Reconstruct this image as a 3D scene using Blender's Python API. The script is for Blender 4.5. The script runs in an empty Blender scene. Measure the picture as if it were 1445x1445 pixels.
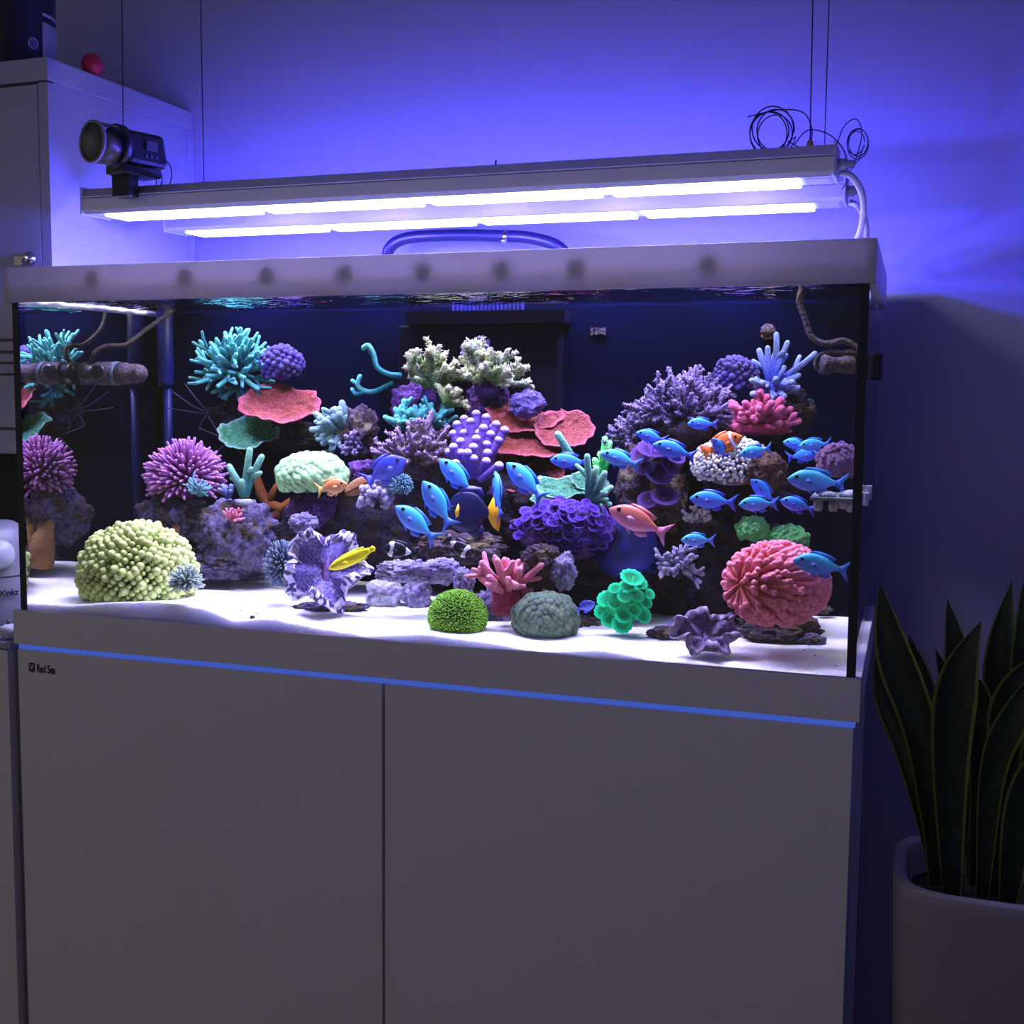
import bpy, math, random
from mathutils import Vector, Matrix, noise, Quaternion
R = math.radians
PI = math.pi
# ------------------------------------------------------------------ camera
F, CX, CY = 1742.3972, 647.3721, 711.5643
CAM = Vector((0.8078, -1.8391, 0.4823)); YAW, PIT, ROL = 0.3524, 0.0958, 0.0049
FWD = Vector((-math.sin(YAW)*math.cos(PIT), math.cos(YAW)*math.cos(PIT), -math.sin(PIT)))
_r = Vector((math.cos(YAW), math.sin(YAW), 0)); _u = _r.cross(FWD)
RGT = math.cos(ROL)*_r + math.sin(ROL)*_u
UPV = -math.sin(ROL)*_r + math.cos(ROL)*_u
scene = bpy.context.scene
col = scene.collection
cam = bpy.data.cameras.new('camera'); camo = bpy.data.objects.new('camera', cam); col.objects.link(camo)
cam.sensor_width = 36; cam.lens = F/1445*36; cam.clip_start = .02
cam.shift_x = (722.5-CX)/1445; cam.shift_y = (CY-722.5)/1445
m3 = Matrix((RGT, UPV, -FWD)).transposed()
camo.matrix_world = Matrix.Translation(CAM) @ m3.to_4x4()
scene.camera = camo
# ------------------------------------------------------------------ world / light / exposure
w = bpy.data.worlds.new('world'); scene.world = w; w.use_nodes = True
w.node_tree.nodes['Background'].inputs[0].default_value = (1.0, .92, .79, 1)
w.node_tree.nodes['Background'].inputs[1].default_value = .19
scene.view_settings.view_transform = 'Standard'; scene.view_settings.look = 'None'
scene.view_settings.exposure = 0; scene.view_settings.gamma = 1
scene.view_settings.use_curve_mapping = False
BAR_Z = .797; BAR_Y = (.15, .42); BAR_X = (-.655, .681)
WHITE_W, BLUE_W = 11.0, 10.0
WHITE_C, BLUE_C = (1.0, .98, .80), (.075, .06, 1.0)
def area(name, loc, sx, sy, power, color, spread, rot=(0, 0, 0)):
    l = bpy.data.lights.new(name, 'AREA'); l.shape = 'RECTANGLE'; l.size = sx; l.size_y = sy
    l.energy = power; l.color = color; l.spread = spread
    o = bpy.data.objects.new(name, l); col.objects.link(o); o.location = loc; o.rotation_euler = rot
    return o
def point(name, loc, rad, power, color):
    l = bpy.data.lights.new(name, 'POINT'); l.shadow_soft_size = rad; l.energy = power; l.color = color
    o = bpy.data.objects.new(name, l); col.objects.link(o); o.location = loc
    return o
bar_lights = []
for y in BAR_Y:
    xc = (BAR_X[0]+BAR_X[1])/2; L = BAR_X[1]-BAR_X[0]-.12
    bar_lights.append((area('white_led_light', (xc, y, BAR_Z-.012), L, .05, WHITE_W, WHITE_C, R(158)),
                       *[point('blue_led_light', (xc+L*(k/5-.4), y, BAR_Z-.030), .012, BLUE_W, BLUE_C) for k in range(5)]))
# ------------------------------------------------------------------ helpers
def at(u, v, Y):
    d = FWD + (u-CX)/F*RGT - (v-CY)/F*UPV
    return CAM + d*((Y-CAM.y)/d.y)
def mpp(u, v, Y):
    return (at(u, v, Y)-CAM).dot(FWD)/F
def proj(P):
    d = P-CAM; z = d.dot(FWD)
    return CX+F*d.dot(RGT)/z, CY-F*d.dot(UPV)/z
def tag(o, label=None, cat=None, group=None, kind=None):
    if label: o['label'] = label
    if cat: o['category'] = cat
    if group: o['group'] = group
    if kind: o['kind'] = kind
    return o
def empty(name, loc, label=None, cat=None, group=None):
    o = bpy.data.objects.new(name, None); col.objects.link(o); o.location = loc; o.empty_display_size = .02
    return tag(o, label, cat, group)
def perp(d):
    d = d.normalized(); a = Vector((0, 0, 1)) if abs(d.z) < .9 else Vector((1, 0, 0))
    x = d.cross(a).normalized(); return x, d.cross(x).normalized()
class MB:
    def __init__(s): s.v = []; s.f = []; s.t = []
    def add(s, vs, fs, t):
        o = len(s.v); s.v += [tuple(x) for x in vs]
        s.t += list(t) if hasattr(t, '__len__') else [t]*len(vs)
        s.f += [tuple(i+o for i in f) for f in fs]; return s
    def tube(s, pts, radii, n=7, t0=0., t1=1., rnd=True, cap0=True):
        P = [Vector(p) for p in pts]; rr = list(radii) if hasattr(radii, '__len__') else [radii]*len(P)
        ts = [t0+(t1-t0)*i/(len(P)-1) for i in range(len(P))]
        if rnd:
            d = (P[-1]-P[-2]).normalized(); e = P[-1]; r = rr[-1]
            P += [e+d*r*.6]; rr += [r*.72]; ts += [t1]
            tipp = e+d*r*.95
        else: tipp = P[-1]
        vs = []; tt = []; fs = []; x = None
        for i, p in enumerate(P):
            d = (P[min(i+1, len(P)-1)]-P[max(i-1, 0)])
            if d.length < 1e-9: d = Vector((0, 0, 1))
            d.normalize()
            if x is None: x, _ = perp(d)
            x = (x-d*x.dot(d)); x = x.normalized() if x.length > 1e-6 else perp(d)[0]
            y = d.cross(x)
            for k in range(n):
                a = 2*PI*k/n; vs.append(p+(x*math.cos(a)+y*math.sin(a))*rr[i]); tt.append(ts[i])
        for i in range(len(P)-1):
            for k in range(n):
                a = i*n+k; b = i*n+(k+1) % n; fs.append((a, b, b+n, a+n))
        L = len(vs); vs.append(tipp); tt.append(ts[-1]); b0 = (len(P)-1)*n
        for k in range(n): fs.append((b0+k, b0+(k+1) % n, L))
        if cap0: fs.append(tuple(reversed(range(n))))
        return s.add(vs, fs, tt)
    def ell(s, c, ax, nu=10, nv=7, t=0., tfun=None):
        c = Vector(c); vs = [c+ax[2]]; tt = [tfun(0, 0, 1) if tfun else t]; fs = []
        for j in range(1, nv):
            ph = PI*j/nv
            for i in range(nu):
                th = 2*PI*i/nu; q = (math.sin(ph)*math.cos(th), math.sin(ph)*math.sin(th), math.cos(ph))
                vs.append(c+ax[0]*q[0]+ax[1]*q[1]+ax[2]*q[2]); tt.append(tfun(*q) if tfun else t)
        vs.append(c-ax[2]); tt.append(tfun(0, 0, -1) if tfun else t)
        for i in range(nu): fs.append((0, 1+i, 1+(i+1) % nu))
        for j in range(nv-2):
            for i in range(nu):
                a = 1+j*nu+i; b = 1+j*nu+(i+1) % nu; fs.append((a, a+nu, b+nu, b))
        e = len(vs)-1; b0 = 1+(nv-2)*nu
        for i in range(nu): fs.append((b0+i, e, b0+(i+1) % nu))
        return s.add(vs, fs, tt)
    def sph(s, c, r, nu=10, nv=7, t=0.):
        return s.ell(c, (Vector((r, 0, 0)), Vector((0, r, 0)), Vector((0, 0, r))), nu, nv, t)
    def lathe(s, c, axis, prof, n=16, t=None, wob=None):
        # prof: list of (radius, height) ; closed with caps at ends
        c = Vector(c); a = Vector(axis).normalized(); x, y = perp(a); vs = []; tt = []; fs = []
        for i, (r, h) in enumerate(prof):
            for k in range(n):
                th = 2*PI*k/n; q = r*(wob(th, i) if wob else 1)
                vs.append(c+a*h+(x*math.cos(th)+y*math.sin(th))*q); tt.append(t[i] if t else 0)
        for i in range(len(prof)-1):
            for k in range(n):
                p = i*n+k; q = i*n+(k+1) % n; fs.append((p, q, q+n, p+n))
        fs.append(tuple(reversed(range(n)))); m = (len(prof)-1)*n; fs.append(tuple(range(m, m+n)))
        return s.add(vs, fs, tt)
    def box(s, a, b, t=0.):
        x0, y0, z0 = a; x1, y1, z1 = b
        vs = [(x0,y0,z0),(x1,y0,z0),(x1,y1,z0),(x0,y1,z0),(x0,y0,z1),(x1,y0,z1),(x1,y1,z1),(x0,y1,z1)]
        return s.add(vs, [(3,2,1,0),(4,5,6,7),(0,1,5,4),(1,2,6,5),(2,3,7,6),(3,0,4,7)], t)
    def prism(s, poly, o, ex, ey, th, t=0.):
        # 2-D outline in the frame (o, ex, ey) with thickness th
        o = Vector(o); n = ex.cross(ey).normalized()*th/2; k = len(poly)
        vs = [o+ex*p[0]+ey*p[1]+n for p in poly]+[o+ex*p[0]+ey*p[1]-n for p in poly]
        fs = [tuple(range(k)), tuple(reversed(range(k, 2*k)))]+[(i, i+k, (i+1) % k+k, (i+1) % k) for i in range(k)]
        return s.add(vs, fs, t)
    def build(s, name, m, parent=None, smooth=True, loc=None, bevel=0):
        me = bpy.data.meshes.new(name); me.from_pydata(s.v, [], s.f)
        if smooth: me.polygons.foreach_set('use_smooth', [True]*len(me.polygons))
        a = me.attributes.new('tip', 'FLOAT', 'POINT'); a.data.foreach_set('value', [float(x) for x in s.t])
        me.materials.append(m); me.update()
        o = bpy.data.objects.new(name, me); col.objects.link(o)
        if parent: o.parent = parent
        if loc is not None: o.location = loc
        if bevel:
            b = o.modifiers.new('bevel', 'BEVEL'); b.width = bevel; b.segments = 2; b.limit_method = 'ANGLE'
        return o
def share(name, src, parent=None, loc=None):
    o = bpy.data.objects.new(name, src.data); col.objects.link(o); o.parent = parent
    for k, md in enumerate(src.modifiers):
        b = o.modifiers.new('bevel', 'BEVEL'); b.width = md.width; b.segments = 2; b.limit_method = 'ANGLE'
    if loc is not None: o.location = loc
    return o
# ------------------------------------------------------------------ materials
def rgba(c): return (c[0], c[1], c[2], 1)
def s2l(r, g, b): return tuple(((x/255)/12.92 if x/255 <= .04045 else ((x/255+.055)/1.055)**2.4) for x in (r, g, b))
def newmat(name):
    m = bpy.data.materials.new(name); m.use_nodes = True; nt = m.node_tree
    return m, nt, nt.nodes['Principled BSDF']
def mat(name, c, rough=.55, metal=0, spec=.5, c2=None, scale=20, bump=0, bscale=60, tip=None, tpos=(.45, 1.), emit=None, es=0, trans=0, alpha=None, sss=0, coat=0, c3=None, s3=30):
    m, nt, b = newmat(name); N = nt.nodes; Lk = nt.links.new
    b.inputs['Roughness'].default_value = rough; b.inputs['Metallic'].default_value = metal
    b.inputs['Specular IOR Level'].default_value = spec; b.inputs['Base Color'].default_value = rgba(c)
    b.inputs['Coat Weight'].default_value = coat
    if trans: b.inputs['Transmission Weight'].default_value = trans
    cur = None
    tc = N.new('ShaderNodeTexCoord')
    if c2:
        n = N.new('ShaderNodeTexNoise'); n.inputs['Scale'].default_value = scale; n.inputs['Detail'].default_value = 7; n.inputs['Roughness'].default_value = .65
        Lk(tc.outputs['Object'], n.inputs['Vector'])
        r = N.new('ShaderNodeValToRGB'); r.color_ramp.elements[0].position = .36; r.color_ramp.elements[1].position = .64
        r.color_ramp.elements[0].color = rgba(c); r.color_ramp.elements[1].color = rgba(c2)
        Lk(n.outputs['Fac'], r.inputs['Fac']); cur = r.outputs['Color']
        if c3:
            n3 = N.new('ShaderNodeTexNoise'); n3.inputs['Scale'].default_value = s3; n3.inputs['Detail'].default_value = 6; Lk(tc.outputs['Object'], n3.inputs['Vector'])
            r3 = N.new('ShaderNodeValToRGB'); r3.color_ramp.elements[0].position = .52; r3.color_ramp.elements[1].position = .60; Lk(n3.outputs['Fac'], r3.inputs['Fac'])
            m3_ = N.new('ShaderNodeMix'); m3_.data_type = 'RGBA'; Lk(r3.outputs['Color'], m3_.inputs[0]); Lk(cur, m3_.inputs[6]); m3_.inputs[7].default_value = rgba(c3); cur = m3_.outputs[2]
    if tip:
        a = N.new('ShaderNodeAttribute'); a.attribute_name = 'tip'
        mr = N.new('ShaderNodeMapRange'); mr.inputs[1].default_value = tpos[0]; mr.inputs[2].default_value = tpos[1]
        Lk(a.outputs['Fac'], mr.inputs[0])
        mx = N.new('ShaderNodeMix'); mx.data_type = 'RGBA'; Lk(mr.outputs[0], mx.inputs[0])
        if cur: Lk(cur, mx.inputs[6])
        else: mx.inputs[6].default_value = rgba(c)
        mx.inputs[7].default_value = rgba(tip); cur = mx.outputs[2]
    if cur: Lk(cur, b.inputs['Base Color'])
    if bump:
        n2 = N.new('ShaderNodeTexNoise'); n2.inputs['Scale'].default_value = bscale; n2.inputs['Detail'].default_value = 6
        Lk(tc.outputs['Object'], n2.inputs['Vector'])
        bp = N.new('ShaderNodeBump'); bp.inputs['Strength'].default_value = bump; bp.inputs['Distance'].default_value = .005
        Lk(n2.outputs['Fac'], bp.inputs['Height']); Lk(bp.outputs['Normal'], b.inputs['Normal'])
    if emit:
        b.inputs['Emission Color'].default_value = rgba(emit); b.inputs['Emission Strength'].default_value = es
    return m
def glassmat(name, ior, tint=(1, 1, 1), rough=0.0, wave=0):
    m = bpy.data.materials.new(name); m.use_nodes = True; nt = m.node_tree; N = nt.nodes; Lk = nt.links.new
    N.remove(N['Principled BSDF']); out = N['Material Output']
    tr = N.new('ShaderNodeBsdfTransparent'); tr.inputs[0].default_value = rgba(tint)
    gl = N.new('ShaderNodeBsdfGlossy'); gl.inputs['Roughness'].default_value = rough
    fr = N.new('ShaderNodeFresnel'); fr.inputs['IOR'].default_value = ior
    mx = N.new('ShaderNodeMixShader'); Lk(fr.outputs[0], mx.inputs[0]); Lk(tr.outputs[0], mx.inputs[1]); Lk(gl.outputs[0], mx.inputs[2])
    if wave:
        tc = N.new('ShaderNodeTexCoord'); mp = N.new('ShaderNodeMapping'); mp.inputs['Scale'].default_value = (1, 2.6, 1)
        n = N.new('ShaderNodeTexNoise'); n.inputs['Scale'].default_value = 16; n.inputs['Detail'].default_value = 3
        Lk(tc.outputs['Object'], mp.inputs[0]); Lk(mp.outputs[0], n.inputs['Vector'])
        bp = N.new('ShaderNodeBump'); bp.inputs['Strength'].default_value = wave; bp.inputs['Distance'].default_value = .01
        Lk(n.outputs['Fac'], bp.inputs['Height']); Lk(bp.outputs[0], gl.inputs['Normal'])
    Lk(mx.outputs[0], out.inputs['Surface']); return m
M = {}
def sc_(c, k): return tuple(x*k for x in c)
M['wall'] = mat('wall_paint', (.34, .34, .44), .8, spec=.2, bump=.03, bscale=220)
M['floor'] = mat('floor', (.25, .2, .17), .6, c2=(.2, .16, .13), scale=3)
M['ceil'] = mat('ceiling_paint', (.7, .7, .7), .9)
M['cab'] = mat('cabinet_lacquer', (.74, .72, .70), .35, c2=(.76, .73, .73), scale=1.5)
M['cabside'] = mat('cabinet_carcass', (.5, .5, .53), .5)
M['ward'] = mat('wardrobe_laminate', (.36, .36, .47), .45)
M['black'] = mat('black_plastic', (.01, .01, .012), .4)
M['silicone'] = mat('black_silicone', (.006, .005, .02), .45)
M['backp'] = mat('haze_tinted_back_panel', (.0016, .0024, .012), .9, c2=(.0024, .0034, .017), scale=2.2, spec=.0)  # blue water haze put into the panel colour
M['boxp'] = mat('dark_overflow_plastic', (.004, .003, .012), .8, spec=.05)
M['tooth'] = mat('blue_comb_plastic', (.06, .06, .42), .35)
M['bluetube'] = mat('blue_pipe_plastic', (.004, .006, .075), .5, spec=.25)
M['glass'] = glassmat('clear_glass', 1.33)
M['sideglass'] = glassmat('side_glass', 2.0)
M['water'] = glassmat('water_surface', 1.45, wave=1.)
M['gap'] = mat('leaked_light_glow', (.08, .15, .6), .3, emit=(.045, .10, .5), es=.8)  # emission stands in for tank light leaking out below the base
M['sand'] = mat('white_sand', (.90, .90, .87), .9, c2=(.97, .97, .94), scale=90, bump=.6, bscale=420, spec=.1)
M['sandface'] = mat('shaded_sand', (.46, .42, .66), .9, c2=(.62, .58, .78), scale=160, bump=.7, bscale=500, spec=.1)  # violet shade put into the sand colour; not assigned to any mesh
_b = M['sand'].node_tree.nodes['Principled BSDF']; _b.inputs['Subsurface Weight'].default_value = .5; _b.inputs['Subsurface Radius'].default_value = (.5, .45, 1.); _b.inputs['Subsurface Scale'].default_value = .03
M['alu'] = mat('brushed_aluminium', (.55, .55, .6), .38, metal=.6)
M['aludark'] = mat('fixture_groove', (.12, .12, .15), .5)
M['endcap'] = mat('fixture_endcap', (.4, .4, .46), .5)
M['led'] = mat('led_lens', (.9, .9, 1), .3, emit=(.78, .84, 1), es=9)
M['ledgap'] = mat('fixture_underside', (.42, .45, .6), .5)
M['wire'] = mat('dark_wire', (.012, .012, .02), .5)
M['cable'] = mat('grey_cable', (.45, .45, .55), .4)
M['hose'] = mat('dark_hose', (.012, .012, .03), .38, spec=.5)
M['brass'] = mat('brass', (.5, .33, .12), .35, metal=.8)
M['chrome'] = mat('chrome', (.6, .6, .62), .18, metal=1)
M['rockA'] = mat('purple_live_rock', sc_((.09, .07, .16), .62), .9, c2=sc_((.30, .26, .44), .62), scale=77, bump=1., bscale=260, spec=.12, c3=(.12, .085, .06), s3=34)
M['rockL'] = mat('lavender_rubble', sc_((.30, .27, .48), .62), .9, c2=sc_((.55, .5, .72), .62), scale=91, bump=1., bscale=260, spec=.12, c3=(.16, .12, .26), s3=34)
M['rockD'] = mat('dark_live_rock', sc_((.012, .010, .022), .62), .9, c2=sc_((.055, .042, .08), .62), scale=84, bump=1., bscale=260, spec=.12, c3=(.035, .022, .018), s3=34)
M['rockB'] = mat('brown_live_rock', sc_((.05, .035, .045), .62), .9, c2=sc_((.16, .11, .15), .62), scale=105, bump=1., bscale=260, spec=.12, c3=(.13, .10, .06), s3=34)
M['rockT'] = mat('tan_brown_rock', (.05, .025, .02), .9, c2=(.16, .09, .07), scale=90, bump=1., bscale=260, spec=.12)
M['rockW'] = mat('bleached_rock', sc_((.55, .52, .72), .62), .9, c2=sc_((.85, .85, .92), .62), scale=140, bump=1., bscale=260, spec=.12, c3=(.35, .30, .45), s3=34)
M['rockP'] = mat('coralline_rock', sc_((.10, .03, .18), .5), .85, c2=sc_((.24, .11, .42), .5), scale=122, bump=1., bscale=260, spec=.12, c3=(.05, .02, .09), s3=34)
# ------------------------------------------------------------------ room
def struct(name, mb, m, parent=None):
    o = mb.build(name, m, parent, smooth=False)
    if parent is None: o['kind'] = 'structure'
    return o
WY, FZ, CZ = .72, -.92, 1.75
struct('floor', MB().box((-3, -3.2, FZ-.05), (3, WY+.1, FZ)), M['floor'])
struct('wall_back', MB().box((-3, WY, FZ), (3, WY+.1, CZ)), M['wall'])
struct('ceiling', MB().box((-3, -3.2, CZ), (3, WY+.1, CZ+.05)), M['ceil'])
struct('light_block_right', MB().box((1.5, -3.2, FZ), (1.6, WY, CZ)), M['wall'])  # unseen wall, added to cut ambient light from the right
struct('baseboard_back', MB().box((-3, WY-.012, FZ), (3, WY, FZ+.08)), M['cab'])
# ------------------------------------------------------------------ aquarium shell
H1, H2, H3, HW, TD, BY = .0634, .6278, .6902, .75, .64, .47
rng = random.Random(7)
tank = empty('aquarium', (0, .3, 0), 'large glass reef aquarium with pale grey rim and base on the white cabinet', 'aquarium')
tank.location = (0, 0, 0)
def part(name, mb, m, parent, smooth=False, bevel=0): return mb.build(name, m, parent, smooth, bevel=bevel)
# translucent rim plastic
mr_, nt_, b_ = newmat('rim_plastic'); M['rim'] = mr_
b_.inputs['Base Color'].default_value = (.62, .60, .60, 1); b_.inputs['Roughness'].default_value = .45
tl_ = nt_.nodes.new('ShaderNodeBsdfTranslucent'); tl_.inputs[0].default_value = (.6, .55, .5, 1)
mx_ = nt_.nodes.new('ShaderNodeMixShader'); mx_.inputs[0].default_value = .25
nt_.links.new(b_.outputs[0], mx_.inputs[1]); nt_.links.new(tl_.outputs[0], mx_.inputs[2])
nt_.links.new(mx_.outputs[0], nt_.nodes['Material Output'].inputs['Surface'])
part('rim_front', MB().box((-HW, 0, H2), (HW, .006, H3)), M['rim'], tank, bevel=.001)
part('rim_back', MB().box((-HW+.013, TD-.012, H2), (HW-.013, TD, H3)), M['cab'], tank)
for s in (-1, 1):
    a, b = (-HW, -HW+.012) if s < 0 else (HW-.012, HW)
    part('rim_side', MB().box((a, .007, H2), (b, TD, H3)), M['cab'], tank)
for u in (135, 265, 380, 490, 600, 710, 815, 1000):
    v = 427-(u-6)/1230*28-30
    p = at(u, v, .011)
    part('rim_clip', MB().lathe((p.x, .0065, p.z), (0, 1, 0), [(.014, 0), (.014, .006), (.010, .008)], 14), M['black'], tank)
part('base_front', MB().box((-HW, 0, 0), (HW, .012, H1)), M['cab'], tank, bevel=.001)
for s in (-1, 1):
    a, b = (-HW, -HW+.012) if s < 0 else (HW-.012, HW)
    part('base_side', MB().box((a, .013, 0), (b, TD, H1)), M['cab'], tank)
part('bottom_plate', MB().box((-HW+.013, .013, .01), (HW-.013, TD-.01, .045)), M['black'], tank)
GX = .741
part('front_pane', MB().box((-GX, .014, .046), (GX, .022, .66)), M['glass'], tank)
M['wetface'] = glassmat('glass_water_interface', 1.02)   # glass against water: almost no reflection
for a, b, k in ((-GX-.0005, -GX+.008, 3), (GX-.008, GX+.0005, 5)):
    sp = part('side_pane', MB().box((a, .0235, .046), (b, TD-.015, .66)), M['sideglass'], tank)
    sp.data.materials.append(M['wetface']); sp.data.polygons[k].material_index = 1
part('silicone_seam', MB().box((-GX-.001, .0125, .0455), (-GX+.013, .0135, .64)), M['silicone'], tank)
part('silicone_seam', MB().box((GX-.012, .0125, .0455), (GX+.001, .0135, .64)), M['silicone'], tank)
part('back_panel', MB().box((-GX+.0081, BY, .046), (GX-.0081, BY+.012, .66)), M['backp'], tank)
part('rear_light_block', MB().box((-GX+.0085, BY+.0125, .046), (GX-.0085, TD-.016, .655)), M['black'], tank)  # solid block added to stop light leaking out behind the panel
part('leaked_light_strip', MB().box((-.742, .004, -.009), (.744, .03, -.0002)), M['gap'], tank)  # added strip that glows for leaked tank light; not a lamp
# water surface
mb = MB(); nx, ny = 160, 50; vs = []; fs = []
for j in range(ny+1):
    for i in range(nx+1):
        x = -GX+.009+(2*GX-.018)*i/nx; y = .0235+(BY-.0245)*j/ny
        vs.append((x, y, 0.637+.0048*noise.noise(Vector((x*14, y*34, 3)))+.0012*noise.noise(Vector((x*40, y*80, 9)))))
for j in range(ny):
    for i in range(nx):
        a = j*(nx+1)+i; fs.append((a, a+1, a+nx+2, a+nx+1))
mb.add(vs, fs, 0); wo = mb.build('water_surface', M['water'])
tag(wo, 'rippled water surface seen from below under the aquarium rim', 'water', kind='stuff')
# sand bed
SF = [(at(u, v, .0225).x, at(u, v, .0225).z) for u, v in ((40, 852), (100, 855), (160, 850), (220, 849), (290, 859), (330, 876), (380, 872), (450, 886), (520, 897), (600, 894), (700, 908), (760, 919), (850, 917), (920, 931), (1000, 938), (1100, 948), (1210, 956))]
def sandz(x, y):
    f = SF[0][1] if x < SF[0][0] else SF[-1][1]
    for a, b in zip(SF, SF[1:]):
        if a[0] <= x <= b[0]: f = a[1]+(b[1]-a[1])*(x-a[0])/(b[0]-a[0])
    k = math.exp(-max(0, y-.0225)/.07); m_ = .079-.010*max(0, min(1, (x+.5)/.9))
    return f*k+m_*(1-k)+(1-k)*(.0035*noise.noise(Vector((x*9, y*9, 1)))+.0016*noise.noise(Vector((x*30, y*30, 5))))+.0009*noise.noise(Vector((x*70, y*70, 5)))
def ysand(u, v):
    y = .03
    while y < .45:
        p = at(u, v, y)
        if p.z <= sandz(max(-.72, min(.72, p.x)), y): return y
        y += .004
    return y
mb = MB(); nx, ny = 260, 90; vs = []; fs = []
X0, X1, Y0, Y1 = -GX-.0003, GX-.0078, .0225, BY-.0005
for j in range(ny+1):
    for i in range(nx+1):
        x = X0+(X1-X0)*i/nx; y = Y0+(Y1-Y0)*j/ny; vs.append((x, y, sandz(x, y)))
for j in range(ny):
    for i in range(nx):
        a = j*(nx+1)+i; fs.append((a, a+1, a+nx+2, a+nx+1))
o0 = len(vs)
for i in range(nx+1): vs.append((X0+(X1-X0)*i/nx, Y0, .0465))
for i in range(nx): fs.append((i, o0+i, o0+i+1, i+1))
mb.add(vs, fs, 0); so = mb.build('sand_bed', M['sand'])
tag(so, 'bright white sand bed covering the aquarium floor', 'sand', kind='stuff')
# overflow box in the middle of the back panel
ob = empty('overflow_box', at(676, 470, .45), 'dark overflow box with blue comb teeth on the haze-tinted back panel', 'overflow box')
o = ob.location
xa, xb = at(563, 470, .435).x, at(790, 470, .435).x
part('box_body', MB().box((xa-o.x, .432-o.y, .10-o.z), (xb-o.x, .4695-o.y, .60-o.z)), M['boxp'], ob, bevel=.004)
part('weir_band', MB().box((xa-o.x+.02, .424-o.y, .601-o.z), (xb-o.x+.012, .4695-o.y, .626-o.z)), M['boxp'], ob)
for i in range(18):
    p = at(640+i*5.7, 440, .43)
    part('comb_tooth', MB().box((p.x-.0022-o.x, .427-o.y, .6265-o.z), (p.x+.0022-o.x, .434-o.y, .646-o.z)), M['tooth'], ob)
# cabinet below
cb = empty('aquarium_cabinet', (0, .32, FZ), 'tall white two-door cabinet carrying the aquarium', 'cabinet')
def rel(mb, o):
    l = o.location; mb.v = [(a-l.x, b-l.y, c-l.z) for a, b, c in mb.v]; return mb
part('cabinet_body', rel(MB().box((-.739, .022, FZ+.001), (.739, TD-.01, -.0095)), cb), M['cabside'], cb)
dl = part('door', rel(MB().box((-.742, 0, FZ+.06), (-.0025, .0215, -.0095)), cb), M['cab'], cb, bevel=.0012)
dr = part('door', rel(MB().box((.0025, 0, FZ+.06), (.742, .0215, -.0095)), cb), M['cab'], cb, bevel=.0012)
M['ink'] = mat('black_print', (.004, .004, .006), .5)
M['inkw'] = mat('pale_print', (.6, .6, .7), .5)
def lettering(name, txt, size, mtx, m, parent, ext=.0004, sx=1, bold=0):
    c = bpy.data.curves.new(name, 'FONT'); c.body = txt; c.size = size; c.extrude = ext; c.offset = bold
    t = bpy.data.objects.new(name, c); col.objects.link(t)
    me = bpy.data.meshes.new_from_object(t.evaluated_get(bpy.context.evaluated_depsgraph_get()))
    bpy.data.objects.remove(t); me.materials.clear(); me.materials.append(m); me.name = name
    me.transform(mtx @ Matrix.Scale(sx, 4, (1, 0, 0))); o = bpy.data.objects.new(name, me); col.objects.link(o); o.parent = parent
    return o
p0 = at(52, 948, 0)-cb.location
XZ = Matrix.Rotation(R(90), 4, 'X')
lt = lettering('lettering', 'Red Sea', .0215, Matrix.Translation((p0.x, -cb.location.y-.0003, p0.z-.0005)) @ XZ, M['ink'], dl, sx=.60, bold=.0005)
pb = at(41, 947, 0)-cb.location
mb = MB().box((pb.x, -cb.location.y-.0005, pb.z-.0005), (pb.x+.0135, -cb.location.y+.0002, pb.z+.0165)); emb = part('emblem', mb, M['ink'], dl)
part('emblem_mark', MB().prism([(.002,.013),(.005,.006),(.0065,.003),(.008,.006),(.0115,.014),(.0095,.014),(.0066,.007),(.004,.0135)], (pb.x, -cb.location.y-.0007, pb.z), Vector((1,0,0)), Vector((0,0,1)), .0003), M['inkw'], dl)
# ------------------------------------------------------------------ wardrobe and low cabinet on the left
WX, WYF = -.80, .20
zt = at(70, 79, WYF).z
def zv(v, u=8, Y=WYF): return at(u, v, Y).z
wd = empty('wardrobe', (-1.1, .46, FZ), 'tall pale grey wardrobe with a locked door beside the wall', 'wardrobe')
hb = (at(70, 79, WYF)-at(70, 112, WYF)).z
mb = MB().box((-1.4, WYF+.02, zv(640)), (WX, WY-.002, zt-hb-.0005)); part('carcass', rel(mb, wd), M['ward'], wd)
part('top_board', rel(MB().box((-1.405, WYF, zt-hb), (WX+.002, WY-.002, zt)), wd), M['ward'], wd, bevel=.003)
part('frame_stile', rel(MB().box((-.822, WYF+.001, zv(640)), (WX+.0005, WYF+.0195, zt-hb-.004)), wd), M['ward'], wd)
part('side_strip', rel(MB().box((WX+.0006, WY-.03, zv(640)), (WX+.003, WY-.003, zt-hb-.002)), wd), M['ward'], wd)
wdoor = part('door', rel(MB().box((-1.398, WYF+.001, zv(478)), (-.8245, WYF+.0195, zt-hb-.007)), wd), M['ward'], wd, bevel=.001)
for a, b in ((482, 495), (499, 510.5), (514, 526.5), (530, 603)):
    part('drawer_front', rel(MB().box((-1.398, WYF+.001, zv(b)), (-.8245, WYF+.0195, zv(a))), wd), M['ward'], wd, bevel=.001)
part('shelf_board', rel(MB().box((-1.398, WYF+.001, zv(640)), (-.8245, WYF+.0195, zv(607))), wd), M['ward'], wd)
M['brown'] = mat('dark_brown_board', (.035, .028, .03), .7)
part('niche_back', rel(MB().box((-1.4, WYF+.10, zv(760)), (-.82, WYF+.115, zv(640)-.0005)), wd), M['brown'], wd)
part('side_panel', rel(MB().box((-.8195, WYF+.001, FZ), (WX, WY-.002, zv(640)-.0005)), wd), M['ward'], wd)
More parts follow.
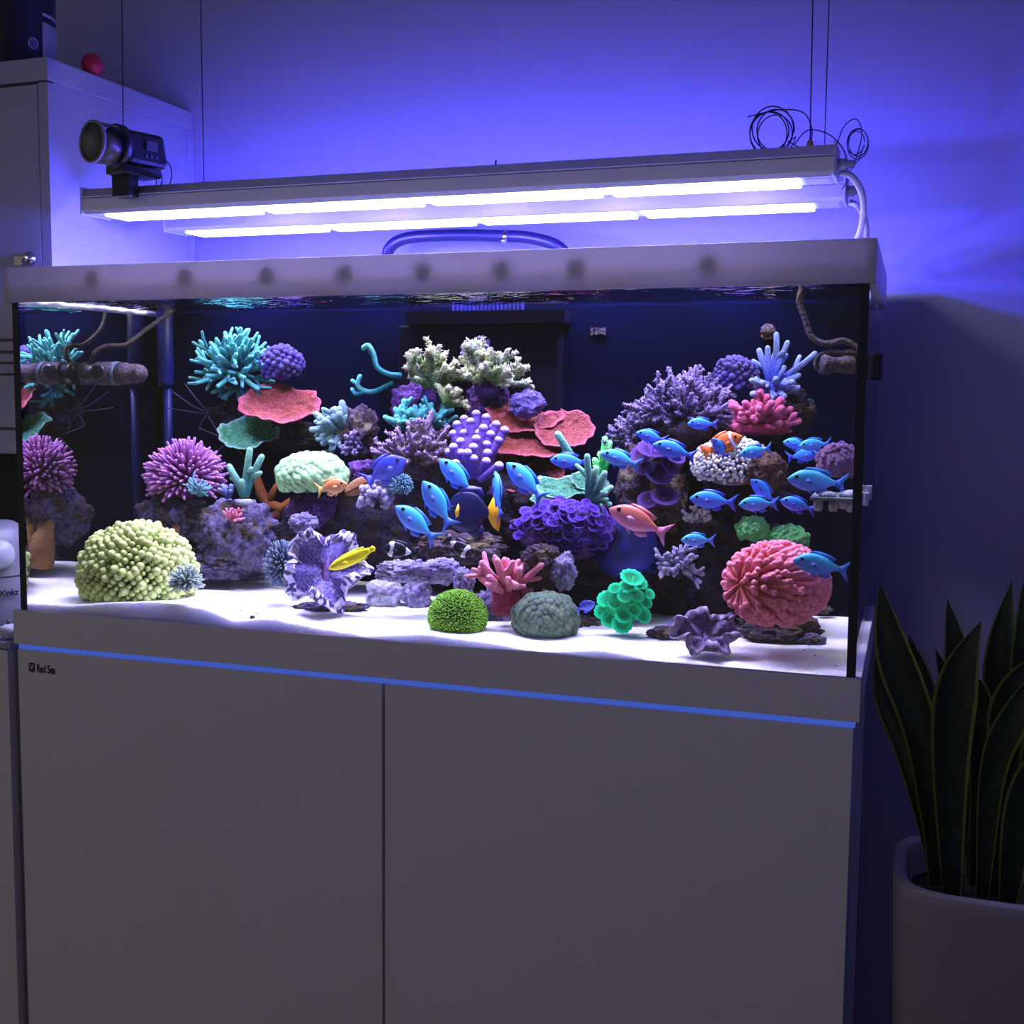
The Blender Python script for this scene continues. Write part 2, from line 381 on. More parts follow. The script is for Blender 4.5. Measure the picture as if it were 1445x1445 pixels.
part('lower_carcass', rel(MB().box((-1.4, WYF+.001, FZ), (-.82, WY-.002, zv(762))), wd), M['ward'], wd)
kp = at(42, 365, WYF)-wd.location
lk = part('lock', MB().lathe((kp.x+.002, kp.y+.001, kp.z), (0, -1, 0), [(.014, 0), (.014, .004), (.010, .007), (.010, .012)], 18), M['chrome'], wdoor, True)
part('key', MB().box((kp.x-.024, kp.y-.018, kp.z-.0005), (kp.x+.004, kp.y-.011, kp.z+.003)).box((kp.x-.024, kp.y-.017, kp.z-.014), (kp.x-.006, kp.y-.012, kp.z-.001)), M['chrome'], wdoor)
lc = empty('low_cabinet', (-1.05, .1, FZ), 'low grey cabinet standing left of the aquarium cabinet', 'cabinet')
part('cabinet_body', rel(MB().box((-1.4, .02, FZ), (-.766, WYF-.002, -.012)), lc), M['cabside'], lc)
part('door', rel(MB().box((-1.4, .0, FZ+.03), (-.7655, .0195, -.014)), lc), M['cab'], lc, bevel=.001)
part('cabinet_top', rel(MB().box((-1.4, .0, -.0115), (-.758, WYF-.002, .0)), lc), M['ward'], lc)
# appliance etc. on the low cabinet
ap = empty('white_appliance', at(-12, 862, .10), 'white rounded appliance with dark lettering on the low cabinet', 'appliance')
ap.location.z = .0005
M['applw'] = mat('white_plastic', (.55, .55, .66), .35)
M['appl'] = mat('appliance_shell', (.26, .26, .33), .4)
pr = [(.085, 0), (.092, .008), (.091, .06), (.087, .13), (.080, .17), (.066, .20), (.045, .212)]
part('housing', MB().lathe((0, 0, 0), (0, 0, 1), pr, 28), M['appl'], ap, True)
part('seam_band', MB().lathe((0, 0, .112), (0, 0, 1), [(.0884, 0), (.0892, .0015), (.0880, .003)], 28), M['black'], ap, True)
zq = .078; rq = .0940
lettering('lettering', 'Xinkz', .016, Matrix.Translation((rq*math.cos(R(-40)), rq*math.sin(R(-40)), zq)) @ Matrix.Rotation(R(60), 4, 'Z') @ XZ, M['ink'], ap, bold=.0003)
part('dial', MB().lathe((.060, -.045, .155), (.75, -.6, .35), [(.028, 0), (.03, .006), (.026, .012)], 20), M['applw'], ap, True)
bg = at(3, 868, .05); bg.z = .0005
mb = MB().ell((0, 0, .0145), (Vector((.022, 0, 0)), Vector((0, .018, 0)), Vector((0, 0, .014))), 14, 9)
mb.v = [tuple(Vector(v)*(1+.18*noise.noise(Vector(v)*120))) for v in mb.v]
tag(mb.build('crumpled_cloth', M['applw'], loc=at(13, 881, .03)), 'small crumpled white cloth beside the aquarium base', 'cloth').location.z = .0005
mb = MB().ell((0, 0, .021), (Vector((.05, 0, 0)), Vector((0, .014, 0)), Vector((0, 0, .02))), 14, 9)
mb.v = [tuple(Vector(v)*(1+.12*noise.noise(Vector(v)*90))) for v in mb.v]
pb_ = empty('dark_pouch', (at(-12, 880, .055).x, .058, .0005), 'small black pouch with a red patch beside the aquarium base', 'pouch')
mb.build('pouch_body', M['black'], pb_)
M['red'] = mat('red_rubber', (.55, .01, .05), .5)
part('red_patch', MB().ell((.02, -.0135, .03), (Vector((.014, 0, 0)), Vector((0, .003, 0)), Vector((0, 0, .006))), 10, 6), M['red'], pb_, True)
# bucket and ball on the wardrobe
bk = empty('salt_bucket', (at(8, 60, .31).x, .31, zt+.0004), 'black bucket with a white label strip on top of the wardrobe', 'bucket')
BR = .098
part('bucket_body', MB().lathe((0, 0, 0), (0, 0, 1), [(BR-.006, 0), (BR-.002, .004), (BR, .01), (BR+.004, .20), (BR+.008, .21), (BR+.008, .22), (BR+.002, .226)], 40), M['black'], bk, True)
def patch(r0, r1, z0, z1, a0, a1, n=14):
    mb = MB(); vs = []; fs = []
    for i in range(n+1):
        a = a0+(a1-a0)*i/n
        for rr in (0, .0008):
            for (r, z) in ((r0, z0), (r1, z1)): vs.append(((r+rr)*math.cos(a), (r+rr)*math.sin(a), z))
    for i in range(n):
        b = i*4; fs += [(b+2, b+6, b+7, b+3), (b, b+1, b+5, b+4), (b+1, b+3, b+7, b+5), (b, b+4, b+6, b+2)]
    fs += [(0, 2, 3, 1), (n*4, n*4+1, n*4+3, n*4+2)]
    return mb.add(vs, fs, 0)
M['label'] = mat('pale_label', (.5, .5, .62), .6, c2=(.4, .4, .55), scale=120)
part('label_strip', patch(BR+.0005, BR+.0022, .004, .10, R(-5), R(45)), M['label'], bk, True)
part('label_band', patch(BR+.0027, BR+.0032, .112, .118, R(-5), R(45)), M['label'], bk, True)
an = R(-18); c_ = Vector(((BR+.0005)*math.cos(an), (BR+.0005)*math.sin(an), .052)); nrm = Vector((math.cos(an), math.sin(an), 0))
bd = part('badge', MB().lathe(c_, nrm, [(.0115, -.001), (.0115, .0012)], 24), M['inkw'], bk, True)
M['badgeb'] = mat('blue_badge', (.10, .10, .35), .5)
part('badge_centre', MB().lathe(c_, nrm, [(.0090, .001), (.0090, .0016)], 24), M['badgeb'], bd, True)
pp = at(130, 82, .36)
tag(MB().sph((0, 0, 0), .0225, 24, 16).build('red_ball', M['red'], loc=Vector((pp.x, .36, zt+.0227))), 'small red ball lying on top of the wardrobe', 'ball')
# ------------------------------------------------------------------ light bars
def light_bar(idx, label):
    y = BAR_Y[idx]; x0, x1 = BAR_X; z = BAR_Z
    lb = empty('light_bar', ((x0+x1)/2, y, z), label, 'light bar', 'hanging LED light bars'); c = lb.location
    hw, h = .042, .046
    prof = [(-hw+.002, 0), (hw-.002, 0), (hw, .006), (hw, .030), (hw-.012, h), (-hw+.012, h), (-hw, .030), (-hw, .006)]
    mb = MB(); n = len(prof)
    vs = [(x0-c.x, p[0], p[1]) for p in prof]+[(x1-c.x, p[0], p[1]) for p in prof]
    mb.add(vs, [tuple(range(n)), tuple(reversed(range(n, 2*n)))]+[(i, i+n, (i+1) % n+n, (i+1) % n) for i in range(n)], 0)
    mb.build('housing', M['alu'], lb, False)
    part('edge_line', MB().box((x0-c.x, -hw-.0012, .0285), (x1-c.x, -hw, .0305)), M['applw'], lb)
    part('groove', MB().box((x0-c.x, -hw-.0004, .0265), (x1-c.x, -hw, .0284)), M['aludark'], lb)
    part('underside', MB().box((x0-c.x+.004, -hw+.004, -.0015), (x1-c.x-.004, hw-.004, -.0002)), M['ledgap'], lb)
    L = x1-x0; seg = (L-.075)/4
    for k in range(4):
        a = x0+.034+k*seg+.010; b = a+seg-.020
        part('led_panel', MB().box((a-c.x, -.036, -.0065), (b-c.x, .036, -.0016)), M['led'], lb, bevel=.002)
    part('rating_label', MB().box((x1-c.x-.043, -.024, -.0024), (x1-c.x-.008, .02, -.0016)), M['label'], lb)
    for xx in (x0-.004, x1):
        part('end_cap', MB().box((xx-c.x, -hw-.002, -.002), (xx-c.x+.004, hw+.002, h+.002)), M['endcap'], lb, bevel=.001)
    part('cable_gland', MB().lathe((x1-c.x+.004, -.005, .02), (1, 0, 0), [(.009, 0), (.009, .012), (.006, .014), (.006, .024)], 12), M['endcap'], lb, True)
    for l in bar_lights[idx]:
        l.parent = lb; l.location = l.location-c
    return lb
lb0 = light_bar(0, 'front aluminium LED light bar hanging over the aquarium, carrying the feeder')
lb1 = light_bar(1, 'rear aluminium LED light bar hanging behind the front bar')
def wire(lb, pts, r, m, name='suspension_wire', n=6):
    c = lb.location; return MB().tube([Vector(p)-c for p in pts], r, n, rnd=False).build(name, m, lb)
TOP = BAR_Z+.046
for lb, k, (ua, va), (ub, vb) in ((lb0, 0, (172, 0), (174, 235)), (lb1, 1, (283, 0), (288, 262)), (lb0, 0, (1147, 0), (1143, 205)), (lb1, 1, (1170, 0), (1163, 222))):
    y = BAR_Y[k]; a = at(ua, va, y); b = at(ub, vb, y); b.z = TOP
    top = b+(a-b)*((CZ-b.z)/(a.z-b.z))
    wire(lb, [b, (a+b)/2, top], .0011, M['wire'])
    part('wire_grip', MB().lathe(b-lb.location, (0, 0, 1), [(.005, 0), (.005, .010), (.003, .014)], 10), M['brass'], lb, True)
def smooth(pts, n=6):
    P = [Vector(p) for p in pts]; P = [P[0]*2-P[1]]+P+[P[-1]*2-P[-2]]; out = []
    for i in range(1, len(P)-2):
        for k in range(n):
            t = k/n; a, b, c, d = P[i-1:i+3]
            out.append(.5*((2*b)+(c-a)*t+(2*a-5*b+4*c-d)*t*t+(3*b-a-3*c+d)*t**3))
    return out+[P[-2]]
def loops(lb, uv, ru, rv, Y, n, seed, jit=.12):
    rg = random.Random(seed); pts = []; c = at(uv[0], uv[1], Y); s = mpp(uv[0], uv[1], Y)
    for i in range(n*28):
        a = 2*PI*i/28; i = i/2; k = 1+jit*math.sin(i*.37+seed)
        pts.append(c+RGT*(ru*s*k*math.cos(a)+3*s*math.sin(i*.11))+Vector((0, 0, 1))*(rv*s*k*math.sin(a))+Vector((0, 1, 0))*(.012*math.sin(i*.23)))
    return pts
y0, y1 = BAR_Y
wire(lb0, loops(lb0, (1090, 186), 27, 29, y0, 5, 1, .16)+[at(1112, 200, y0), at(1128, 208, y0)], .0011, M['wire'], 'wire_coil', 5)
wire(lb0, smooth([at(1055, 165, y0), at(1100, 155, y0), at(1135, 160, y0), at(1146, 190, y0), at(1135, 215, y0)]), .001, M['wire'], 'wire_coil', 5)
wire(lb0, smooth([at(1120, 205, y0), at(1140, 184, y0), at(1170, 190, y0), at(1192, 215, y0), at(1196, 250, y0), at(1188, 268, y0)]), .001, M['wire'], 'wire_coil', 5)
wire(lb1, loops(lb1, (1208, 200), 14, 19, y1, 3, 4, .2)+[at(1212, 225, y1), at(1198, 243, y1)], .001, M['wire'], 'wire_coil', 5)
wire(lb1, smooth([at(1178, 215, y1), at(1190, 180, y1), at(1208, 168, y1), at(1216, 190, y1), at(1205, 235, y1)]), .001, M['wire'], 'wire_coil', 5)
wire(lb1, smooth([at(273, 266, y1), at(283, 258, y1), at(296, 258, y1), at(308, 266, y1)]), .0012, M['wire'], 'wire_coil', 5)
wire(lb0, [at(698, 242, y0), at(700, 226, y0)], .0016, M['wire'], 'wire_stub', 6)
wire(lb0, smooth([at(1187, 243, y0), at(1205, 252, y0), at(1218, 280, y0+.08), at(1216, 318, .4), at(1208, 342, .52), at(1206, 362, .60)]), .0052, M['cable'], 'power_cable', 10)
wire(lb1, smooth([at(1199, 285, y1), at(1212, 292, y1), at(1221, 312, .48), at(1223, 335, .55), at(1220, 365, .60)]), .0052, M['cable'], 'power_cable', 10)
# ------------------------------------------------------------------ automatic feeder
fd = empty('automatic_feeder', Vector(at(178, 285, .105)), 'black automatic fish feeder with a clear food drum clamped on the front light bar', 'feeder')
c = fd.location
AX = (-RGT*.62-Vector((-math.sin(YAW), math.cos(YAW), 0))*.78+Vector((0, 0, .02))).normalized()
SD = AX.cross(Vector((0, 0, 1))).normalized()
def obox(center, hx, hy, hz, taper=1.):
    mb = MB(); vs = []
    for sz in (-1, 1):
        k = taper if sz > 0 else 1
        for sx, sy in ((-1, -1), (1, -1), (1, 1), (-1, 1)): vs.append(center+AX*(hx*sx*k)+SD*(hy*sy*k)+Vector((0, 0, hz*sz)))
    return mb.add(vs, [(3,2,1,0),(4,5,6,7),(0,1,5,4),(1,2,6,5),(2,3,7,6),(3,0,4,7)], 0)
bc = at(196, 213, .112)-c
part('motor_body', obox(bc, .045, .030, .030, .86), M['black'], fd, bevel=.008)
part('bracket', obox(bc+Vector((0, 0, -.040))+AX*.012, .042, .026, .008), M['black'], fd, bevel=.002)
cl = at(183, 262, .1)-c
part('clamp', MB().box((cl.x-.022, .076-c.y, cl.z-.022), (cl.x+.016, .1055-c.y, cl.z+.034)), M['black'], fd, bevel=.002)
M['food'] = mat('brown_food_flakes', (.16, .13, .06), .9, c2=(.08, .06, .03), scale=160)
M['clearp'] = glassmat('clear_plastic', 1.35, (.92, .92, .95), .3)
dc = bc+AX*.046; DR = .036
dr_ = part('food_drum', MB().lathe(dc, AX, [(DR, 0), (DR, .052), (DR-.001, .054)], 30), M['clearp'], fd, True)
part('food', MB().lathe(dc+AX*.012+Vector((0, 0, -.006)), AX, [(DR-.009, 0), (DR-.009, .036)], 24), M['food'], dr_, True)
M['paletub'] = mat('pale_tub_edge', (.22, .22, .26), .4)
part('drum_edge', MB().lathe(dc+AX*.050, AX, [(DR+.001, 0), (DR+.001, .005), (DR-.003, .0052), (DR-.003, .0002)], 30), M['paletub'], dr_, True)
part('drum_ring', MB().lathe(dc-AX*.004, AX, [(DR+.003, 0), (DR+.003, .012), (DR, .014)], 30), M['black'], fd, True)
M['lcd'] = mat('grey_display', (.08, .08, .1), .3)
dsp = bc-SD*.0295
sgn = 1 if (bc-SD*.03+c-CAM).length < (bc+SD*.03+c-CAM).length else -1
fc = bc-SD*.0285*sgn
part('display', obox(fc+Vector((0, 0, .006))-AX*.006, .012, .003, .008), M['lcd'], fd)
for k in range(3): part('button', obox(fc+Vector((0, 0, -.013))-AX*(.002+.011*k)+AX*.008, .0035, .003, .003), M['lcd'], fd, bevel=.001)
for pts in ([(224, 220), (239, 232), (242, 250), (236, 270)], [(226, 240), (229, 255), (222, 268)], [(218, 246), (221, 258), (219, 266)]):
    MB().tube([p-c for p in smooth([at(u, v, .14) for u, v in pts])], .0011, 5, rnd=False).build('feeder_wire', M['wire'], fd)
# ------------------------------------------------------------------ hose behind the rim, things on the right pane
hs = empty('return_hose', at(700, 350, .58), 'dark glossy hose arching up behind the aquarium rim', 'hose')
MB().tube([p-hs.location for p in smooth([at(546, 385, .60), at(549, 352, .58), at(575, 336, .58), at(640, 332, .58), at(700, 333, .58), at(750, 336, .58), at(790, 350, .58), at(812, 385, .60)], 8)], .0125, 14).build('hose_tube', M['hose'], hs)
hc = at(712, 334, .58)-hs.location
part('hose_clamp', MB().lathe(hc-RGT*.004, RGT, [(.0145, 0), (.0145, .008)], 16).box((hc.x-.003, hc.y-.016, hc.z-.014), (hc.x+.005, hc.y-.010, hc.z-.004)), M['chrome'], hs, True)
def side_at(u, v, X=GX+.001):
    d = FWD+(u-CX)/F*RGT-(v-CY)/F*UPV; return CAM+d*((X-CAM.x)/d.x)
p = at(1243, 517, .16)
tag(MB().box((-.0075, -.028, -.021), (.0105, .028, .021)).build('pump_magnet', M['black'], smooth=False, loc=(GX+.0085, .15, p.z), bevel=.005), 'black square magnet holder on the outside of the right glass pane', 'magnet')
cp = empty('plastic_clip', (GX+.001, .12, at(1238, 703, .12).z), 'small white plastic clip on the outside of the right glass pane', 'clip')
part('clip_jaw', MB().box((0, -.006, -.012), (.006, .004, .008)), M['applw'], cp, bevel=.001)
part('clip_jaw', MB().box((0, .0045, -.004), (.010, .012, .018)), M['applw'], cp, bevel=.001)
# ------------------------------------------------------------------ reef builders
Z3 = Vector((0, 0, 1)); BACK = Vector((-math.sin(YAW), math.cos(YAW), 0)); RG = Vector((math.cos(YAW), math.sin(YAW), 0))
def rock(label, u, v, Y, rx, rz, m='rockA', ry=None, seed=1, amp=.32, name='live_rock', flat=0, sub=5, fs=1.7):
    import bmesh
    s = mpp(u, v, Y); bm = bmesh.new(); bmesh.ops.create_icosphere(bm, subdivisions=sub, radius=1)
    ry = ry or min(rx, rz); sd = Vector((seed*3.1, seed*1.7, seed*.9))
    for x in bm.verts:
        p = x.co.copy(); n = noise.fractal(p*fs+sd, .8, 2.1, 4)*amp+abs(noise.noise(p*4.2+sd))*amp*.5
        h = noise.noise(p*9+sd); h2 = noise.noise(p*19+sd)
        q = p*(1+n-.1+amp*(.50*(.4-abs(h))+.32*(.35-abs(h2))-.7*max(0, noise.noise(p*6+sd*2)-.22)))
        if flat: q.z = max(q.z, -flat)
        x.co = RG*(q.x*rx*s)+BACK*(q.y*ry*s)+Z3*(q.z*rz*s)
    for f in bm.faces: f.smooth = True
    me = bpy.data.meshes.new(name); bm.to_mesh(me); bm.free(); me.materials.append(M[m])
    o = bpy.data.objects.new(name, me); col.objects.link(o); o.location = at(u, v, Y)
    # keep the rock inside the glass
    return tag(o, label, 'rock')
def idir(a, f):
    """image-plane angle a (deg, 90 = up) and toward-viewer share f"""
    k = math.sqrt(max(0, 1-f*f)); return RG*(math.cos(R(a))*k)+Z3*(math.sin(R(a))*k)-BACK*f
def bend(p, d, L, rg, cur, n=4, up=0.):
    P = [p]; q = p.copy(); d = d.copy()
    for i in range(n):
        d = (d+Vector((rg.uniform(-1, 1), rg.uniform(-1, 1), rg.uniform(-1, 1)))*cur+Z3*up).normalized()
        q = q+d*(L/n); P.append(q.copy())
    return P, d
def nubs(mb, P, r0, r1, k, rg, h):
    for i in range(len(P)-1):
        for j in range(k):
            t = rg.random(); p = P[i].lerp(P[i+1], t); d = (P[i+1]-P[i]).normalized(); x, y = perp(d); a = rg.uniform(0, 2*PI)
            o = x*math.cos(a)+y*math.sin(a); rr = r0+(r1-r0)*((i+t)/(len(P)-1)); tt = (i+t)/(len(P)-1)
            w = h*.42; b = p+o*rr*.8; e = b+(o*.8+d*.6).normalized()*h; s1, s2 = perp(o)
            mb.add([b+s1*w, b+s2*w, b-s1*w, b-s2*w, e], [(0, 1, 4), (1, 2, 4), (2, 3, 4), (3, 0, 4)], [tt*.7]*4+[min(1, tt*.5+.6)])
def bush(label, u, v, Y, n, L, r, m, ang=(10, 170), fw=(-.2, .7), sub=3, seed=1, cur=.16, nub=0, nubh=2, name='staghorn_coral', cat='coral', group=None, tap=.72, up=.04, sides=6, foot=None, subL=.5, var=.3, dirs=None, tipball=0, pn='branch'):
    rg = random.Random(seed); s = mpp(u, v, Y); e = empty(name, at(u, v, Y), label, cat, group); mm = M[m]; O = Vector((0, 0, 0))
    D = dirs or [(ang[0]+(ang[1]-ang[0])*((i*.618034+.13*seed) % 1), fw[0]+(fw[1]-fw[0])*((i+.5)/n), 1.) for i in range(n)]
    for a, f, k in D:
        d = idir(a+rg.uniform(-7, 7), max(-.95, min(.95, f+rg.uniform(-.08, .08)))); l = L*s*k*rg.uniform(1-var, 1+var*.5); mb = MB()
        P, dd = bend(O+d*(r*s*.4), d, l, rg, cur, 4, up); rr = [r*s*(1-(1-tap)*i/4) for i in range(5)]
        mb.tube(P, rr, sides)
        if nub: nubs(mb, P, rr[0], rr[-1], nub, rg, nubh*s)
        if tipball: mb.sph(P[-1], r*s*tipball, 8, 6, 1.)
        for j in range(sub):
            i = rg.choice((1, 2, 3)) if sub > 1 else 2
            x, y = perp(d); th = rg.uniform(0, 2*PI); q = (dd*.75+(x*math.cos(th)+y*math.sin(th))*.8+Z3*.1).normalized()
            P2, d2 = bend(P[i], q, l*subL*rg.uniform(.6, 1.15), rg, cur, 3, up); r2 = [rr[i]*.86, rr[i]*.78, rr[i]*.7, rr[i]*.62]
            mb.tube(P2, r2, sides, t0=i/5, t1=1.)
            if nub: nubs(mb, P2, r2[0], r2[-1], nub, rg, nubh*s)
            if tipball: mb.sph(P2[-1], r2[-1]*tipball*1.2, 8, 6, 1.)
        mb.build(pn, mm, e)
    if foot:
        w, h, fm = foot; mb = MB().ell((0, 0, -h*s*.3), (RG*w*s, BACK*w*s*.7, Z3*h*s), 14, 9)
        mb.v = [tuple(Vector(q)*(1+.25*noise.noise(Vector(q)*60+Vector((seed, 0, 0))))) for q in mb.v]; mb.build('foot', M[fm], e)
    return e
def sphere_dirs(n, seed, lo=-.25, back=.45):
    out = []; i = 0; k = 0
    N = n*2
    while i < N:
        z = 1-2*(i+.5)/N; a = i*2.39996+seed; q = Vector((math.sqrt(1-z*z)*math.cos(a), math.sqrt(1-z*z)*math.sin(a), z)); i += 1
        if q.z > lo and q.y < back: out.append(q)      # x right, y away from the viewer, z up
    return out
def tent_dome(label, u, v, Y, rx, rz, n, L, r, m, core='rockB', seed=1, tipball=0, lo=-.35, back=.4, name='anemone', cat='anemone', droop=.0, core_k=.72, cur=.25, ry=None, sweep=None, sides=5, pname='tentacles'):
    rg = random.Random(seed); s = mpp(u, v, Y); e = empty(name, at(u, v, Y), label, cat); ry = ry or (rx+rz)/2*.85
    tr = lambda q: RG*(q.x*rx*s)+BACK*(q.y*ry*s)+Z3*(q.z*rz*s)
    MB().ell((0, 0, 0), (RG*rx*s*core_k, BACK*ry*s*core_k, Z3*rz*s*core_k), 20, 14).build('flesh', M[core], e)
    mb = MB()
    for q in sphere_dirs(n, seed, lo, back):
        b = tr(q)*core_k*.96; d = tr(q).normalized()
        if sweep: d = (d*.55+sweep*.75).normalized()
        P, dd = bend(b, d, L*s*rg.uniform(.75, 1.2), rg, cur, 3, -droop)
        mb.tube(P, [r*s, r*s*.9, r*s*.8, r*s*.7], sides, cap0=False)
        if tipball: mb.sph(P[-1], r*s*tipball, 6, 5, 1.)
    o = mb.build(pname, M[m], e); o['kind'] = 'stuff'
    return e
def combed_dome(label, u, v, Y, rx, rz, n, arc, r, m, core, pole, seed=1, name='torch_coral', ry=None, tipball=1.3, lo=-.8, back=.35):
    rg = random.Random(seed); s = mpp(u, v, Y); e = empty(name, at(u, v, Y), label, 'coral'); ry = ry or (rx+rz)/2*.9; pole = pole.normalized()
    tr = lambda q: RG*(q.x*rx*s)+BACK*(q.y*ry*s)+Z3*(q.z*rz*s)
    MB().ell((0, 0, 0), (RG*rx*s*.86, BACK*ry*s*.86, Z3*rz*s*.86), 24, 16).build('flesh', M[core], e)
    mb = MB()
    for q in sphere_dirs(n, seed, lo, back):
        th = math.acos(max(-1, min(1, q.dot(pole)))); ax = pole.cross(q)
        if ax.length < 1e-3: continue
        ax = (ax.normalized()+Vector((rg.uniform(-1, 1), rg.uniform(-1, 1), rg.uniform(-1, 1)))*.22).normalized()
        A = arc*rg.uniform(.7, 1.25)*(.45+.55*min(1, th/1.2)); P = []
        for k in range(6):
            t = k/5; qq = Quaternion(ax, A*t) @ q; P.append(tr(qq)*(.84+.13*t+.07*t**3)*rg.uniform(.99, 1.01))
        mb.tube(P, [r*s*x for x in (.8, .9, .95, .95, .95, 1.)], 6, cap0=False)
        mb.sph(P[-1], r*s*tipball, 7, 5, 1.)
    o = mb.build('tentacles', M[m], e); o['kind'] = 'stuff'
    return e
def bubble_dome(label, u, v, Y, rx, rz, n, br, m, core, seed=1, name='bubble_coral', pn='bubble', lo=-.5, back=.3, elong=1.3, ry=None, cat='coral', lump=0., out=.9, ck=.86, jit=.25):
    rg = random.Random(seed); s = mpp(u, v, Y); e = empty(name, at(u, v, Y), label, cat); ry = ry or (rx+rz)/2*.8
    tr = lambda q: RG*(q.x*rx*s)+BACK*(q.y*ry*s)+Z3*(q.z*rz*s)
    MB().ell((0, 0, 0), (RG*rx*s*ck, BACK*ry*s*ck, Z3*rz*s*ck), 20, 14).build('flesh', M[core], e)
    src = None
    for q in sphere_dirs(n, seed, lo, back):
        b = tr(q)*.9*(1+lump*noise.noise(q*3)); d = tr(q).normalized()
        if src is None:
            src = MB().ell((0, 0, 0), (Vector((1, 0, 0)), Vector((0, 1, 0)), Vector((0, 0, 1))), 10, 7, tfun=lambda x, y, z: .5+.5*z).build(pn, M[m], e); o = src
        else: o = share(pn, src, e)
        k = br*s*rg.uniform(1-jit, 1+jit*.8); t1 = perp(d)[0]
        qq = d.to_track_quat('Z', 'Y') @ Quaternion((0, 0, 1), rg.uniform(0, 6))
        o.location = b; o.rotation_mode = 'QUATERNION'; o.rotation_quaternion = qq; o.scale = (k*elong, k, k*out)
    return e
def plate(label, layers, m, Y, name='plate_coral', seed=1, under='rockB'):
    """layers: (u, v, rx, rdepth(px), tilt deg, cup, ruffle, a0, a1, yaw)"""
    u, v = layers[0][:2]; e = empty(name, at(u, v, Y), label, 'coral'); s = mpp(u, v, Y)
    for li, (uu, vv, rx, rd, tilt, cup, ruf, dY) in enumerate(layers):
        c = at(uu, vv, Y+dY)-e.location; A = RG; B = (-BACK*math.cos(R(tilt))-Z3*math.sin(R(tilt))); Nn = (Z3*math.cos(R(tilt))-BACK*math.sin(R(tilt)))
        nr, na = 22, 96; vs = []; tt = []; fs = []
        for lay in (0, 1):
            for i in range(nr+1):
                r = i/nr
                for k in range(na):
                    a = 2*PI*k/na; w = 1+.10*noise.noise(Vector((math.cos(a)*1.6, math.sin(a)*1.6, seed+li)))+.03*math.sin(13*a+seed)
                    h = cup*r*r+ruf*r**2.2*(math.sin(3*a+seed+li)*.6+math.sin(5*a+2*seed)*.4)+.05*noise.noise(Vector((r*5*math.cos(a), r*5*math.sin(a), seed)))+.028*noise.noise(Vector((r*16*math.cos(a), r*16*math.sin(a), seed)))
                    p = c+A*(rx*s*r*w*math.cos(a))+B*(rd*s*r*w*math.sin(a))+Nn*(h*rx*s-(lay*(3.2-1.6*r)*s))
                    vs.append(p); tt.append(r if lay == 0 else r*.3)
        for lay in (0, 1):
            o = lay*(nr+1)*na
            for i in range(nr):
                for k in range(na):
                    a = o+i*na+k; b = o+i*na+(k+1) % na; f = (a, a+na, b+na, b); fs.append(f if lay == 0 else f[::-1])
        o = (nr+1)*na
        for k in range(na):
            a = nr*na+k; b = nr*na+(k+1) % na; fs.append((a, o+a, o+b, b))
        MB().add(vs, fs, tt).build('plate_layer', M[m], e)
    return e
def cupdisc(s, n=28, ridges=14, cup=.25, depth=.15):
    prof = [(.05, -depth*1.2), (.75, -depth), (1, 0), (.97, .07), (.6, .07-cup*.5), (.25, .05-cup), (.12, .12-cup), (.02, .14-cup)]
    t = [0, .2, 1, 1, .6, .25, .9, 1]
    wb = lambda th, i: 1+(.05*math.cos(ridges*th) if 1 <= i <= 4 else 0)
    return MB().lathe((0, 0, 0), (0, 0, 1), [(r*s, h*s) for r, h in prof], n, t, wb)
def discs(label, u, v, Y, specs, m, name, pn, cat='coral', core=None, parent_rock=None, ridges=14, cup=.25):
    """specs: (u, v, dY, r_px, tilt_a, tilt_f)"""
    e = empty(name, at(u, v, Y), label, cat); src = None
    if core:
        rx, rz, cm = core; s = mpp(u, v, Y)
        mb = MB().ell((0, 0, 0), (RG*rx*s, BACK*rx*s*.6, Z3*rz*s), 18, 12)
        mb.v = [tuple(Vector(q)*(1+.2*noise.noise(Vector(q)*45+Vector((u, 0, 0))))) for q in mb.v]; mb.build('mound', M[cm], e)
    for (uu, vv, dY, r, a, f) in specs:
        if src is None: src = cupdisc(1., ridges=ridges, n=ridges*2, cup=cup).build(pn, M[m], e); o = src
        else: o = share(pn, src, e)
        k = r*mpp(uu, vv, Y+dY); o.location = at(uu, vv, Y+dY)-e.location; o.scale = (k, k, k)
        o.rotation_mode = 'QUATERNION'; o.rotation_quaternion = idir(a, f).to_track_quat('Z', 'Y')
    return e
# ------------------------------------------------------------------ reef materials
def sat(c, k, g):
    l = (c[0]+c[1]+c[2])/3; return tuple(max(.003, min(1, (l+(x-l)*g)*k)) for x in c)
def cm(name, base, tip, tpos=(.35, 1.), c2=None, rough=.6, bump=.9, bs=480, sc=200, k=(.5, .66)):
    base = sat(base, k[0], 1.2); tip = sat(tip, k[1], 1.25); c2 = sat(c2, k[0], 1.2) if c2 else sat(base, 1.7, 1.)
    M[name] = mat(name, base, rough, tip=tip, tpos=tpos, c2=c2, bump=bump, bscale=bs, scale=sc, spec=.25)
cm('teal', (.02, .24, .30), (.30, .85, .72))
cm('tealdeep', (.03, .18, .20), (.20, .62, .55))
cm('mint', (.10, .36, .30), (.45, .85, .60))
cm('poc', (.10, .07, .36), (.28, .22, .62))
cm('pinkan', (.34, .05, .28), (.95, .50, .88), (.3, 1.))
cm('cream', (.16, .34, .10), (.92, .90, .55), (.4, 1.))
cm('creamw', (.18, .40, .14), (.95, .92, .66), (.3, 1.))
cm('brownac', (.28, .19, .10), (.56, .42, .66), (.4, 1.), k=(.55, .7))
cm('purpac', (.08, .055, .13), (.42, .33, .54), (.35, 1.), k=(.4, .6))
cm('greyac', (.16, .14, .24), (.62, .58, .78), (.4, 1.))
